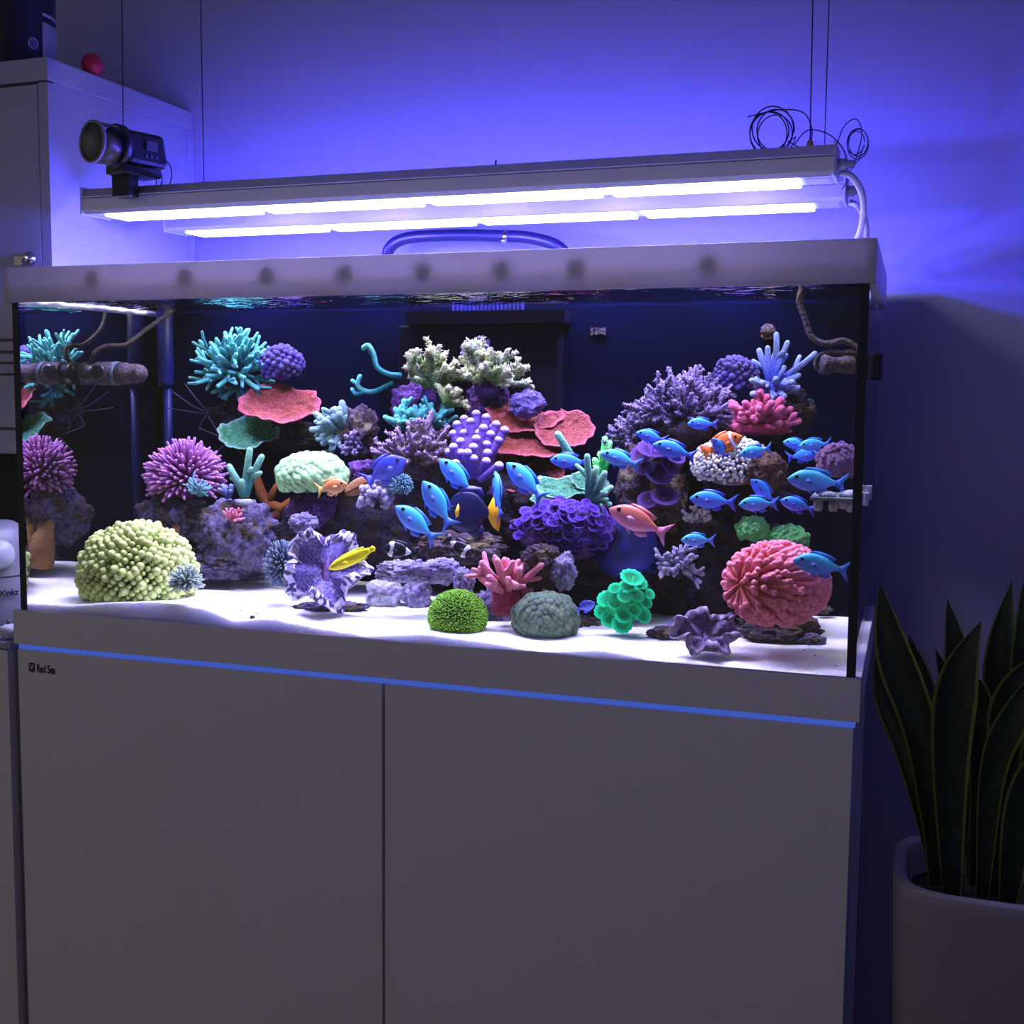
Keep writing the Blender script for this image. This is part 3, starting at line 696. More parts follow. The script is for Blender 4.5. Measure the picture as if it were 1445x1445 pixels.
cm('bluegr', (.13, .20, .22), (.42, .62, .62), (.3, 1.), k=(.5, .6))
cm('bluest', (.10, .13, .50), (.50, .62, .95), (.3, 1.))
cm('pinkbr', (.55, .14, .20), (.95, .42, .50), (.2, 1.), k=(.72, .85))
cm('pinkdig', (.42, .07, .13), (.85, .25, .38), (.3, 1.))
cm('knob', (.17, .10, .40), (.78, .62, .88), (.72, .95), bump=.2)
cm('knobfoot', (.06, .035, .05), (.14, .07, .2), bump=.8)
cm('redpl', (.34, .055, .05), (.70, .20, .26), (.85, 1.), c2=(.58, .15, .11), bump=1., bs=220, sc=150, k=(.36, .5))
cm('mintpl', (.06, .28, .13), (.45, .70, .55), (.85, 1.), c2=(.18, .52, .28), bump=1., bs=220, sc=120, k=(.42, .55))
cm('bubmint', (.12, .40, .18), (.55, .88, .44), (.2, 1.), bump=0, rough=.3)
cm('duncan', (.10, .20, .03), (.82, .95, .40), (.45, 1.), c2=(.20, .16, .03), sc=18, bump=.3, k=(.72, .85))
cm('duncore', (.12, .09, .03), (.2, .2, .05), bump=.6)
cm('paletent', (.22, .34, .28), (.75, .85, .75), (.3, 1.), k=(.72, .85))
cm('starp', (.13, .16, .03), (.42, .80, .16), (.25, 1.), c2=(.12, .30, .04), sc=25, k=(.72, .85))
cm('starc', (.16, .12, .05), (.2, .3, .08), bump=.6)
cm('brain', (.08, .13, .06), (.34, .46, .34), (.45, 1.), c2=(.10, .22, .08), sc=25, k=(.72, .85))
cm('zoa', (.09, .03, .40), (.32, .18, .85), (.5, 1.), c2=(.16, .06, .55), sc=40, k=(.72, .85))
cm('mush', (.006, .008, .10), (.012, .016, .20), (.4, 1.), bump=.4)
cm('purpmush', (.13, .04, .25), (.34, .18, .62), (.5, 1.))
cm('trump', (.015, .40, .14), (.10, .95, .40), (.3, 1.), bump=.5, k=(.72, .85))
cm('neon', (.03, .62, .10), (.35, 1., .35), (.2, .9), bump=1., k=(1., 1.))
cm('torch', (.50, .11, .10), (.98, .36, .42), (.3, 1.), bump=.2, k=(.72, .85))
cm('torchcore', (.32, .05, .05), (.5, .1, .1), k=(.72, .85))
cm('lav', (.24, .18, .55), (.50, .42, .88), (.3, 1.), c2=(.34, .28, .7), bump=1.)
cm('tan', (.42, .22, .10), (.62, .38, .2), c2=(.55, .28, .13), k=(.72, .85))
cm('brownsp', (.20, .055, .012), (.35, .12, .03), c2=(.26, .08, .02))
cm('white_polyp', (.42, .26, .30), (.95, .92, .82), (.5, 1.), c2=(.30, .40, .28), sc=40, k=(.6, .85))
cm('dusty', (.12, .16, .26), (.40, .48, .60), (.2, 1.))
cm('rackp', (.20, .24, .26), (.3, .3, .3))
cm('plugw', (.62, .64, .66), (.7, .7, .7))
cm('spine', (.10, .07, .15), (.16, .11, .2))
cm('fuzzteal', (.10, .25, .34), (.45, .75, .80))
cm('encr', (.30, .10, .38), (.55, .35, .5), c2=(.40, .10, .45), sc=45, bump=1., k=(.8, .9))
# ------------------------------------------------------------------ rocks
rock('lavender live rock shelf under the pink anemone', 248, 738, .31, 52, 40, 'rockA', 45, 2)
rock('lumpy purple live rock beneath the frag plug', 335, 755, .31, 56, 48, 'rockA', 45, 3)
rock('low grey rock foot at the base of the left rock island', 300, 795, .30, 70, 24, 'rockA', 40, 4)
rock('flat pale blue rock chip lying on sand by the left island', 355, 812, ysand(355, 817), 24, 7, 'rockL', 14, 5)
rock('dark brown rock bracket behind the teal staghorn and red plate', 345, 585, .445, 44, 26, 'rockD', 16, 6)
rock('dark rock ledge hidden under the left red plate coral', 415, 615, .44, 42, 22, 'rockD', 16, 7)
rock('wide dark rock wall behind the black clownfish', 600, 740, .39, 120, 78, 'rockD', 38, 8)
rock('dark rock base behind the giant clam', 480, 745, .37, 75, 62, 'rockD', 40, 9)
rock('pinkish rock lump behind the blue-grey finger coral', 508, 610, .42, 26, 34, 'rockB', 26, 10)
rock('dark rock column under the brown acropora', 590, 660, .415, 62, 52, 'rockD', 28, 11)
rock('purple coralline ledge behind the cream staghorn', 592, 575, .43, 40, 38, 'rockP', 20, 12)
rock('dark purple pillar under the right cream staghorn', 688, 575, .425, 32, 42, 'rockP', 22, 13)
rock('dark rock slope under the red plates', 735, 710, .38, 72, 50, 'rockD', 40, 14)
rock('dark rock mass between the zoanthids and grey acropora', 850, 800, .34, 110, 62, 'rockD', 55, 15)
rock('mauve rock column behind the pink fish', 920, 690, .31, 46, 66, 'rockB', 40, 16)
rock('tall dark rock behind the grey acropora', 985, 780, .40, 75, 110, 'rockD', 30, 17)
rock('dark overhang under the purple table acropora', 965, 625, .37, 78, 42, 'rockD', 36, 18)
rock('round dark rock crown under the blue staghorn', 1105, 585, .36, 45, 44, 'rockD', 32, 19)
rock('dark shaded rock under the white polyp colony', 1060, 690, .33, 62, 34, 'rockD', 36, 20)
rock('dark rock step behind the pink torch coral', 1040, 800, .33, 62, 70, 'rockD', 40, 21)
rock('brown rubble under the pink torch coral', 1098, 888, ysand(1098, 905)+.02, 56, 24, 'rockB', 34, 22)
rock('purple coralline boulder under the bubble coral', 440, 718, .28, 34, 26, 'rockP', 26, 23)
rock('small teal-speckled rock lump behind the giant clam', 428, 738, .22, 20, 14, 'rockL', 14, 24)
rock('low stone added as the dark shade under the giant clam', 470, 858, ysand(470, 864)+.03, 50, 9, 'rockA', 26, 55)  # stone added below the clam in place of its dark-blue shade
rock('square bleached rock beside the giant clam', 543, 838, ysand(543, 856)+.015, 28, 24, 'rockW', 22, 25, .2)
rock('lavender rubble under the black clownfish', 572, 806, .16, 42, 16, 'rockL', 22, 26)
rock('hollow lavender rock chunk right of the bleached rock', 590, 840, ysand(590, 856)+.01, 20, 22, 'rockL', 18, 27)
rock('long lavender rubble slab leaning behind the green star polyps', 622, 805, .19, 28, 18, 'rockL', 18, 28)
rock('pale pointed rubble stone behind the green star polyps', 656, 822, .17, 15, 20, 'rockL', 14, 29)
rock('brown-grey ledge behind the second black clownfish', 650, 772, .28, 60, 24, 'rockB', 26, 30)
rock('purple rubble under the pink branching coral', 700, 862, .20, 34, 34, 'rockA', 22, 31)
rock('pale lavender branch rubble beside the zoanthid mound', 795, 806, .17, 17, 28, 'rockL', 16, 32)
rock('red-brown encrusted stone above the green brain coral', 765, 812, .18, 26, 30, 'rockB', 22, 33)
rock('rocky brown foot under the green brain coral', 808, 884, ysand(808, 890)+.05, 36, 16, 'rockB', 26, 34)
rock('purple rock beneath the zoanthid mound', 800, 750, .25, 66, 38, 'rockP', 44, 35)
rock('brown rubble on sand left of the small clam', 940, 893, ysand(940, 900), 26, 10, 'rockB', 18, 36)
rock('lumpy sandy stone on the right sand bed', 1146, 903, ysand(1146, 909), 20, 9, 'rockA', 14, 37)
rock('small dark stone on sand behind the torch coral', 1162, 860, ysand(1162, 865), 12, 6, 'rockB', 10, 38)
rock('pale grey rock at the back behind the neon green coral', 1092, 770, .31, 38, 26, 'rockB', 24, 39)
rock('small dark blue pebble on sand before the green dome coral', 232, 838, ysand(232, 843), 11, 6, 'mush', 7, 40, name='pebble')
rock('dark pebble on the open sand near the front glass', 356, 871, ysand(356, 873), 4, 3, 'rockD', 4, 41, name='pebble', sub=2)
# ------------------------------------------------------------------ left island corals
def ball_dirs(n, seed, lo, back, kz=1.):
    return [(math.degrees(math.atan2(q.z, q.x)), -q.y, 1.) for q in sphere_dirs(n, seed, lo, back)]
bush('bushy teal staghorn coral with pale tips at upper left', 330, 524, .42, 26, 58, 4.3, 'teal', (-25, 205), (-.1, .95), 3, 3, foot=(18, 18, 'rockD'), subL=.45, var=.18, dirs=ball_dirs(34, 2, -.45, .35))
bush('teal staghorn branches hanging below the upper left colony', 335, 540, .425, 6, 40, 4.2, 'tealdeep', None, sub=2, seed=4, dirs=[(235, .3, .8), (250, .4, .9), (300, .4, 1), (315, .2, 1.1), (205, .3, 1), (285, .5, .8)], up=0)
bubble_dome('round purple cauliflower coral above the left red plate', 398, 516, .43, 28, 26, 60, 5.5, 'poc', 'poc', 2, 'cauliflower_coral', 'lobe', lo=-.6, ry=22, elong=1., jit=.35, out=1.3, ck=.8)
plate('cup-shaped red plate coral under the teal staghorn', [(395, 573, 58, 40, 40, .12, .10, 0)], 'redpl', .40, seed=2)
plate('mint green plate coral below the left red plate', [(350, 612, 44, 32, 42, .10, .12, 0)], 'mintpl', .385, seed=5)
bush('mint forked branch coral rising from a pale frag plug', 345, 702, .28, 4, 60, 6.2, 'mint', None, sub=1, seed=6, dirs=[(74, .1, 1.15), (64, .2, 1.1), (112, .2, .8), (95, .3, .4)], name='branch_coral', up=0, var=.05, cur=.1, subL=.25)
fp = empty('frag_plug', at(345, 712, .275), 'pale round frag plug under the mint forked coral', 'frag plug'); sfp = mpp(345, 712, .275)
part('plug_disc', MB().lathe((0, 0, 0), (0, 0, 1), [(9*sfp, 0), (12*sfp, 2*sfp), (12*sfp, 6*sfp), (8*sfp, 8*sfp)], 18), M['plugw'], fp, True)
part('plug_stem', MB().lathe((0, 0, -10*sfp), (0, 0, 1), [(4*sfp, 0), (5*sfp, 9.8*sfp)], 12), M['plugw'], fp, True)
tent_dome('large pink-purple anemone-like coral with pale tips on the left island', 262, 675, .30, 60, 52, 230, 26, 3.0, 'pinkan', 'pinkan', 3, lo=-.45, back=.6, core_k=.55, cur=.12, name='pink_anemone')
bush('small blue-green sprig growing on the pink anemone', 283, 700, .255, 16, 26, 2.2, 'fuzzteal', (40, 150), (.2, .9), 3, 8, name='sprig_coral', nub=3, nubh=1.6)
bush('tiny blue finger coral beside the frag plug', 322, 703, .275, 4, 20, 4.2, 'bluest', (60, 110), (0, .5), 1, 9, name='finger_coral')
bush('small salmon pink sprig on the left live rock', 327, 733, .255, 7, 20, 2.6, 'pinkbr', (0, 140), (.2, .8), 2, 10, name='sprig_coral')
sp = empty('brown_sponge', at(372, 700, .37), 'orange-brown curled sponge behind the frag plug', 'sponge')
for pts, r in (([(362, 672), (368, 695), (378, 712), (398, 718), (412, 706)], (5, 8, 9, 8, 5)), ([(380, 712), (385, 695), (390, 684)], (6, 5, 3)), ([(398, 716), (388, 728), (378, 738)], (7, 8, 6))):
    P = [at(u, v, .37)-sp.location for u, v in pts]; MB().tube(P, [x*mpp(372, 700, .37) for x in r], 9).build('lobe', M['brownsp'], sp)
bubble_dome('huge green-yellow dome coral with packed knobby polyps on the sand', 194, 810, ysand(194, 846)+.04, 84, 74, 400, 6.0, 'duncan', 'duncore', 4, 'dome_coral', 'polyp', lo=-.5, back=.25, elong=1.05, ry=62, out=1.7, ck=.82, jit=.42)
tent_dome('pale teal anemone tentacles at the right edge of the green dome', 262, 822, .05, 27, 26, 90, 13, 2.0, 'paletent', 'duncore', 5, lo=-.4, back=.3, core_k=.45, name='pale_anemone')
tent_dome('dusty blue feathery anemone left of the giant clam', 398, 797, .17, 22, 36, 150, 13, 1.9, 'dusty', 'dusty', 6, lo=-.8, back=.4, core_k=.62, cur=.2, name='dusty_anemone')
ur = empty('spiny_brittle_star', at(294, 583, .415), 'thin-armed brittle star clinging beside the mint plate coral', 'brittle star')
su = mpp(294, 583, .415)
MB().ell((0, 0, 0), (RG*5*su, BACK*4*su, Z3*5*su), 12, 8).build('disc', M['spine'], ur)
for pts in ([(292, 582), (270, 572), (244, 553)], [(292, 584), (262, 580), (237, 576)], [(292, 580), (276, 562), (261, 542)], [(291, 586), (284, 596), (281, 604)], [(281, 604), (298, 611), (316, 618)], [(294, 588), (302, 600), (308, 612)], [(322, 622), (312, 632), (304, 640)], [(330, 622), (340, 640), (352, 655)]):
    MB().tube([at(u, v, .405)-ur.location for u, v in pts], [1.3*su, 1.*su, .6*su], 5).build('arm', M['spine'], ur)
tans = empty('tan_sponge', at(300, 792, .285), 'tan forked sponge half hidden behind the green dome coral', 'sponge'); st = mpp(300, 792, .285)
MB().tube([at(292, 815, .285)-tans.location, at(290, 796, .285)-tans.location, at(286, 780, .285)-tans.location], [9*st, 9*st, 7*st], 10).build('lobe', M['tan'], tans)
# tan sponge behind the green dome, seen in the left pane's reflection
XM = -GX-.0005
def mir(u, v, Y):
    p = at(u, v, Y); return Vector((2*XM-p.x, p.y, p.z))
ts = empty('tan_sponge', mir(60, 800, .26), 'tan two-horned sponge mirrored in the left glass pane', 'sponge'); st = mpp(60, 790, .26)
for pts, r in (([(58, 800), (60, 775), (62, 757), (73, 735)], (16, 18, 15, 5)), ([(58, 800), (52, 770), (47, 752), (42, 731)], (12, 12, 9, 5)), ([(62, 795), (64, 765), (60, 742)], (14, 14, 8))):
    MB().tube([mir(u, v, .26)-ts.location for u, v in pts], [x*st for x in r], 12).build('lobe', M['tan'], ts)
# ------------------------------------------------------------------ centre corals
bubble_dome('pale mint bubble coral with packed egg-shaped vesicles', 440, 672, .27, 50, 31, 150, 7.4, 'bubmint', 'bubmint', 7, 'bubble_coral', 'bubble', lo=-.55, elong=1.4, ry=34, ck=.76, out=1.15, jit=.25)
bush('blue-grey stubby finger coral left of the centre reef', 482, 608, .40, 15, 36, 8, 'bluegr', (70, 260), (-.1, .9), 2, 11, name='finger_coral', foot=(20, 18, 'rockB'), subL=.45, tap=.6)
bush('small mauve sprig coral under the blue-grey finger coral', 510, 630, .38, 8, 26, 4, 'purpac', (130, 230), (.2, .8), 3, 12, name='sprig_coral', nub=3)
tb = empty('branch_coral', at(566, 532, .41), 'slender forked teal branches curving out at left of the cream staghorn', 'coral'); sb = mpp(540, 530, .41)
for pts, r in (([(566, 530), (548, 528), (532, 518), (527, 500), (520, 488), (513, 491)], 4), ([(523, 500), (521, 487)], 3), ([(555, 540), (543, 546), (530, 552), (516, 552), (505, 544), (508, 531)], 3.6), ([(516, 552), (503, 556), (497, 549)], 3.2), ([(512, 551), (502, 541), (497, 537)], 3)):
    MB().tube(smooth([at(u, v, .41)-tb.location for u, v in pts], 4), r*sb, 7).build('branch', M['teal'], tb)
bush('cream staghorn coral with frosted tips above the purple ledge', 610, 552, .395, 13, 62, 5.0, 'cream', (30, 155), (-.1, .75), 4, 14, nub=9, nubh=5.2, foot=(16, 16, 'rockP'), subL=.45)
bush('short frosted branches below the cream staghorn', 632, 572, .375, 5, 28, 5.2, 'cream', (-10, 120), (.2, .8), 3, 15, nub=6, nubh=3.5)
bush('white-green staghorn coral on the dark pillar right of the cream one', 690, 542, .39, 14, 54, 4.9, 'creamw', (5, 175), (0, .8), 4, 16, nub=9, nubh=5.2, foot=(20, 16, 'rockP'), subL=.45)
bush('lilac staghorn branches behind the white-green staghorn', 678, 520, .42, 6, 38, 6., 'lav', (60, 140), (-.4, .1), 3, 161, nub=6, nubh=4)
bush('deep teal branch coral between cream staghorn and brown acropora', 603, 610, .385, 14, 42, 5, 'tealdeep', (15, 170), (0, .7), 3, 17, tap=.75)
bush('frosted teal coral fingers at the left of the brown acropora', 575, 605, .375, 8, 34, 5, 'teal', (70, 170), (.1, .8), 2, 171, tap=.75)
bush('brown acropora with violet pointed tips in the reef centre', 590, 655, .35, 20, 64, 4.6, 'brownac', (15, 170), (-.1, .85), 3, 18, nub=9, nubh=4.2, tap=.5, foot=(22, 18, 'rockB'), subL=.4, name='acropora_coral')
# knobbed purple coral
kc = empty('knob_coral', at(672, 690, .33), 'purple knob coral with round white-tipped columns on a brown stem', 'coral'); sk = mpp(672, 640, .33)
mb = MB().tube([Vector((0, 0, -6*sk)), Vector((0, 0, 30*sk)), Vector((0, 0, 55*sk))], [22*sk, 27*sk, 24*sk], 16)
mb.v = [tuple(Vector(q)*(1+.1*noise.noise(Vector(q)*80))) for q in mb.v]; mb.build('stem', M['knobfoot'], kc)
KN = [(672,585),(655,592),(686,590),(700,600),(664,606),(682,605),(645,600),(640,613),(712,608),(692,614),(655,612),(672,620),(704,622),(687,628),(668,632),(650,624),(634,639),(640,632),(668,648),(686,652),(643,655),(704,658),(688,640),(660,640),(676,612),(696,604),(664,596),(650,640)]
for i, (u, v) in enumerate(KN):
    dy = .02-.075*((v-585)/73)+.012*math.sin(i*2.1)
    p = at(u, v, .33+dy)-kc.location; o_ = Vector((0, 0, 6*sk)); b = o_.lerp(p, .30); b.y = p.y*.6
    r = 6.6*sk; mid = b.lerp(p, .6)
    d = (p-mid).normalized(); mb = MB().tube([b, mid, p], [r*.75, r*.85, r*.95], 10, 0, .7, cap0=False)
    mb.ell(p, [v3*r*1.04 for v3 in (*perp(Z3*.8+d*.2), (Z3*.8+d*.2).normalized())], 12, 8, tfun=lambda x, y, z: .70+.30*max(0, min(1, z*1.6-.1)))
    mb.build('knob', M['knob'], kc)
plate('two-tiered ruffled red plate coral right of the knob coral', [(752, 616, 68, 46, 46, .10, .07, 0), (795, 608, 42, 38, 44, .14, .10, .015), (740, 586, 58, 40, 42, .12, .08, .025)], 'redpl', .39, seed=3)
plate('lower pair of brick red plate corals behind the chromis', [(735, 680, 42, 26, 38, .10, .08, 0), (768, 668, 30, 24, 42, .12, .08, .02), (712, 662, 24, 30, 50, .1, .05, .02)], 'redpl', .36, seed=9)
rock('lumpy lavender coral head on top of the red plate', 744, 570, .385, 25, 18, 'lav', 18, 51, .28, name='lavender_coral')['category'] = 'coral'
plate('mint ruffled plate coral above the purple zoanthids', [(805, 690, 52, 30, 30, .12, .14, 0), (830, 678, 26, 18, 45, .12, .1, .02), (768, 705, 20, 16, 35, .1, .1, -.01)], 'mintpl', .28, seed=4)
bush('mint finger coral with slim upright branches above the zoanthids', 832, 708, .235, 7, 62, 6.2, 'mint', None, sub=1, seed=21, dirs=[(100, .2, 1.1), (75, .2, 1.0), (60, .4, .9), (35, .3, .75), (30, .6, .5), (-20, .5, .45), (-45, .5, .5)], name='finger_coral', cur=.12)
bush('green staghorn stem with pale knobby tip beside the purple acropora', 850, 668, .30, 3, 70, 6.2, 'neon', None, sub=2, seed=22, dirs=[(84, .1, .95), (76, .1, .8), (120, .2, .35)], nub=6, nubh=3, cur=.08)
bush('single green club branch leaning left below the red plate', 815, 660, .29, 1, 44, 7, 'mint', None, sub=0, seed=23, dirs=[(115, .2, 1.15)], nub=8, nubh=2.2, cur=.05, name='club_coral')
bush('knobby white-blue cluster coral below the violet fish', 532, 705, .28, 26, 24, 4.6, 'greyac', (-30, 210), (0, .95), 1, 24, tap=.9, tipball=1.15, name='cluster_coral', foot=(14, 12, 'rockD'))
tent_dome('small fuzzy pale teal polyp tuft beside the cluster coral', 566, 684, .27, 17, 15, 130, 7, 1.2, 'fuzzteal', 'fuzzteal', 8, core_k=.6, name='polyp_tuft', cat='coral', lo=-.8)
rock('violet encrusting coral mound behind the tan leaf', 515, 668, .33, 28, 18, 'rockP', 18, 52, .3, name='encrusting_coral')['category'] = 'coral'
lf = empty('tan_leaf_coral', at(506, 686, .27), 'tan leaf-shaped coral blade beside the orange fish', 'coral'); sl = mpp(506, 686, .27)
MB().ell((0, 0, 0), ((RG*.86+Z3*.5)*22*sl, (Z3*.86-RG*.5)*11*sl, BACK*4*sl), 16, 10).build('blade', M['tan'], lf)
MB().tube([(RG*.86+Z3*.5)*-21*sl-BACK*4*sl, -BACK*4.6*sl, (RG*.86+Z3*.5)*20*sl-BACK*4*sl], 1.2*sl, 5).build('midrib', M['brownsp'], lf)
# zoanthids, mushrooms, trumpet coral
rgz = random.Random(5); zs = []
for i in range(75):
    a = i*2.39996; r = math.sqrt((i+.5)/75); u = 797+72*r*math.cos(a)+rgz.uniform(-3, 3); v = 742+40*r*math.sin(a)+rgz.uniform(-3, 3)
    zs.append((u, v, -.055*math.sqrt(max(0, 1-r*r))+rgz.uniform(-.006, .004), rgz.uniform(6.5, 10.5), 90+(u-797)*-.5+rgz.uniform(-30, 30), .45+.35*(v-700)/80+rgz.uniform(-.2, .2)))
discs('violet zoanthid mound with many small polyp discs in the centre right', 797, 745, .235, zs, 'zoa', 'zoanthid_colony', 'polyp', core=(62, 34, 'rockP'), ridges=10)
discs('large dark blue mushroom disc below the pink fish', 882, 772, .26, [(882, 772, -.01, 47, 120, .86)], 'mush', 'mushroom_coral', 'cap', ridges=22, cup=.12)
discs('second dark blue mushroom disc left of the grey acropora', 916, 782, .27, [(918, 784, 0, 26, 60, .85)], 'mush', 'mushroom_coral', 'cap', ridges=18, cup=.12)
tz = [(868,830,8),(885,826,9),(903,822,10),(892,815,14),(855,845,11),(868,850,9),(882,842,9),(898,840,10),(912,850,8),(850,862,10),(862,872,12),(880,868,10),(895,860,9),(878,880,12),(908,868,10),(917,838,7)]
discs('bright sea-green trumpet coral with ruffled round heads', 883, 850, .155, [(u, v, -.03+.0006*abs(u-883), r*1.25, 90+(883-u)*1.2, .55+.3*(v-815)/60) for u, v, r in tz], 'trump', 'trumpet_coral', 'head', core=(32, 26, 'trump'), ridges=12, cup=.35)
pm = [(925,632,26,95,.5),(950,640,20,60,.6),(905,640,18,130,.6),(930,668,20,80,.75),(945,655,16,40,.7),(912,660,14,120,.7),(938,700,20,90,.6),(915,705,16,110,.7)]
discs('purple mushroom corals stacked on the mauve rock column', 928, 665, .27, [(u, v, -.03, r, a, f) for u, v, r, a, f in pm], 'purpmush', 'mushroom_coral', 'cap', ridges=16, cup=.3)
bush('pink branching coral with chunky fingers above the green brain coral', 716, 838, .15, 13, 58, 6.2, 'pinkbr', (20, 160), (-.1, .8), 2, 31, tap=.8, name='finger_coral', foot=(24, 26, 'pinkdig'), subL=.5, cur=.12)
bubble_dome('grey-green brain coral with bumpy lobes on the front sand', 770, 872, ysand(770, 896)+.008, 48, 36, 190, 6.6, 'brain', 'brain', 9, 'brain_coral', 'lobe', lo=-.7, elong=1.1, ry=34, lump=.12)
tent_dome('fuzzy lime green star polyp mound on the front sand', 646, 870, ysand(646, 890)+.012, 47, 42, 1500, 5.5, 1.2, 'starp', 'starc', 10, core_k=.82, name='star_polyps', cat='coral', lo=-.75, back=.3, cur=.3, sides=4)
rock('red-brown encrusting coral patch left of the pale branch rubble', 764, 785, .165, 24, 18, 'rockB', 16, 53, .35, name='encrusting_coral')['category'] = 'coral'
# ------------------------------------------------------------------ right corals
bush('wide purple table acropora with pointed tips on the right reef', 965, 600, .33, 46, 76, 4.4, 'purpac', (12, 172), (-.35, .8), 4, 41, nub=8, nubh=4.2, tap=.55, name='acropora_coral', foot=(40, 22, 'rockB'), subL=.35, var=.25)
bush('violet encrusting acropora on the left flank of the right reef', 905, 622, .335, 18, 46, 4.2, 'purpac', (70, 200), (-.1, .8), 3, 42, nub=8, nubh=4, tap=.55, name='acropora_coral', foot=(28, 34, 'rockP'))
bubble_dome('lavender cauliflower coral behind the blue staghorn', 1038, 532, .39, 32, 28, 80, 5.2, 'poc', 'poc', 12, 'cauliflower_coral', 'lobe', lo=-.6, ry=22, elong=1., jit=.35, out=1.3, ck=.8)
bush('powder blue staghorn crowning the right reef', 1090, 545, .33, 11, 62, 6, 'bluest', None, sub=1, seed=43, dirs=[(122, .1, 1.1), (112, .1, 1.15), (92, .1, 1.), (78, .2, .9), (35, .2, 1.), (20, .3, .6), (60, .5, .5), (160, .4, .5), (190, .5, .6), (-10, .5, .6), (215, .6, .6), (240, .7, .45), (-40, .7, .5), (90, .8, .4), (180, .7, .6), (0, .7, .6)], tap=.7, foot=(22, 10, 'bluest'), cur=.1, subL=.35)
bush('salmon pink finger coral on the ledge under the blue staghorn', 1072, 600, .315, 22, 46, 6.5, 'pinkdig', (-8, 188), (.0, .9), 2, 44, tap=.85, name='finger_coral', foot=(44, 11, 'pinkdig'), subL=.35)
tent_dome('white and pink polyp colony where the orange clownfish hides', 1034, 655, .27, 64, 38, 620, 8, 2.0, 'white_polyp', 'white_polyp', 13, tipball=1.35, core_k=.8, name='polyp_colony', cat='coral', lo=-.6, cur=.35, ry=40)
rock('brown fan-shaped rock rim right of the white polyp colony', 1078, 664, .25, 30, 27, 'rockT', 22, 54, .3)
bush('grey acropora cluster above the small clam', 955, 800, .225, 22, 34, 4.4, 'greyac', (-40, 220), (.1, .95), 3, 45, nub=4, nubh=2.2, name='acropora_coral', foot=(14, 14, 'rockD'))
bush('pale lumpy coral frags below the long blue chromis', 985, 735, .29, 14, 22, 4, 'white_polyp', (20, 170), (.2, .9), 2, 46, name='sprig_coral', nub=4)
bubble_dome('neon green encrusting coral lump left above the pink torch coral', 1062, 748, .255, 21, 18, 120, 4.2, 'neon', 'neon', 14, 'neon_coral', 'polyp', lo=-.7, elong=1.1, lump=.3)
bubble_dome('neon green encrusting coral lump right above the pink torch coral', 1112, 762, .26, 28, 19, 130, 4.2, 'neon', 'neon', 15, 'neon_coral', 'polyp', lo=-.7, elong=1.1, lump=.3)
combed_dome('big coral-pink torch coral with long swept tentacles on the right sand', 1095, 824, .12, 70, 56, 520, .75, 3.6, 'torch', 'torchcore', Vector((-.93, -.35, .05)), 16)
bubble_dome('purple and ochre encrusting coral above the frag rack', 1184, 652, .20, 30, 26, 160, 4, 'encr', 'encr', 17, 'encrusting_coral', 'polyp', lo=-.8, elong=1.1, lump=.25)
# ------------------------------------------------------------------ clams
M['mantle'] = None
M['mantle'] = mat('clam_mantle', (.035, .02, .13), .5, c2=(.24, .18, .52), scale=210, bump=.6, bscale=200)
M['lip'] = mat('clam_striped_lip', (.03, .02, .10), .5, tip=(.62, .58, .82), tpos=(.40, .62), c2=(.05, .03, .16), scale=100)
M['mantle2'] = mat('clam_mantle_brown', (.06, .035, .09), .6, c2=(.20, .14, .30), scale=80, bump=.8, bscale=160)
M['lip2'] = mat('clam_mauve_lip', (.13, .08, .14), .5, tip=(.34, .26, .42), tpos=(.0, 1.), c2=(.2, .13, .22), scale=80)
M['shell'] = mat('fluted_shell', (.22, .18, .24), .8, c2=(.5, .45, .6), scale=40, bump=1., bscale=90)
M['slit'] = mat('clam_inside', (.07, .02, .12), .7, c2=(.2, .08, .35), scale=90)
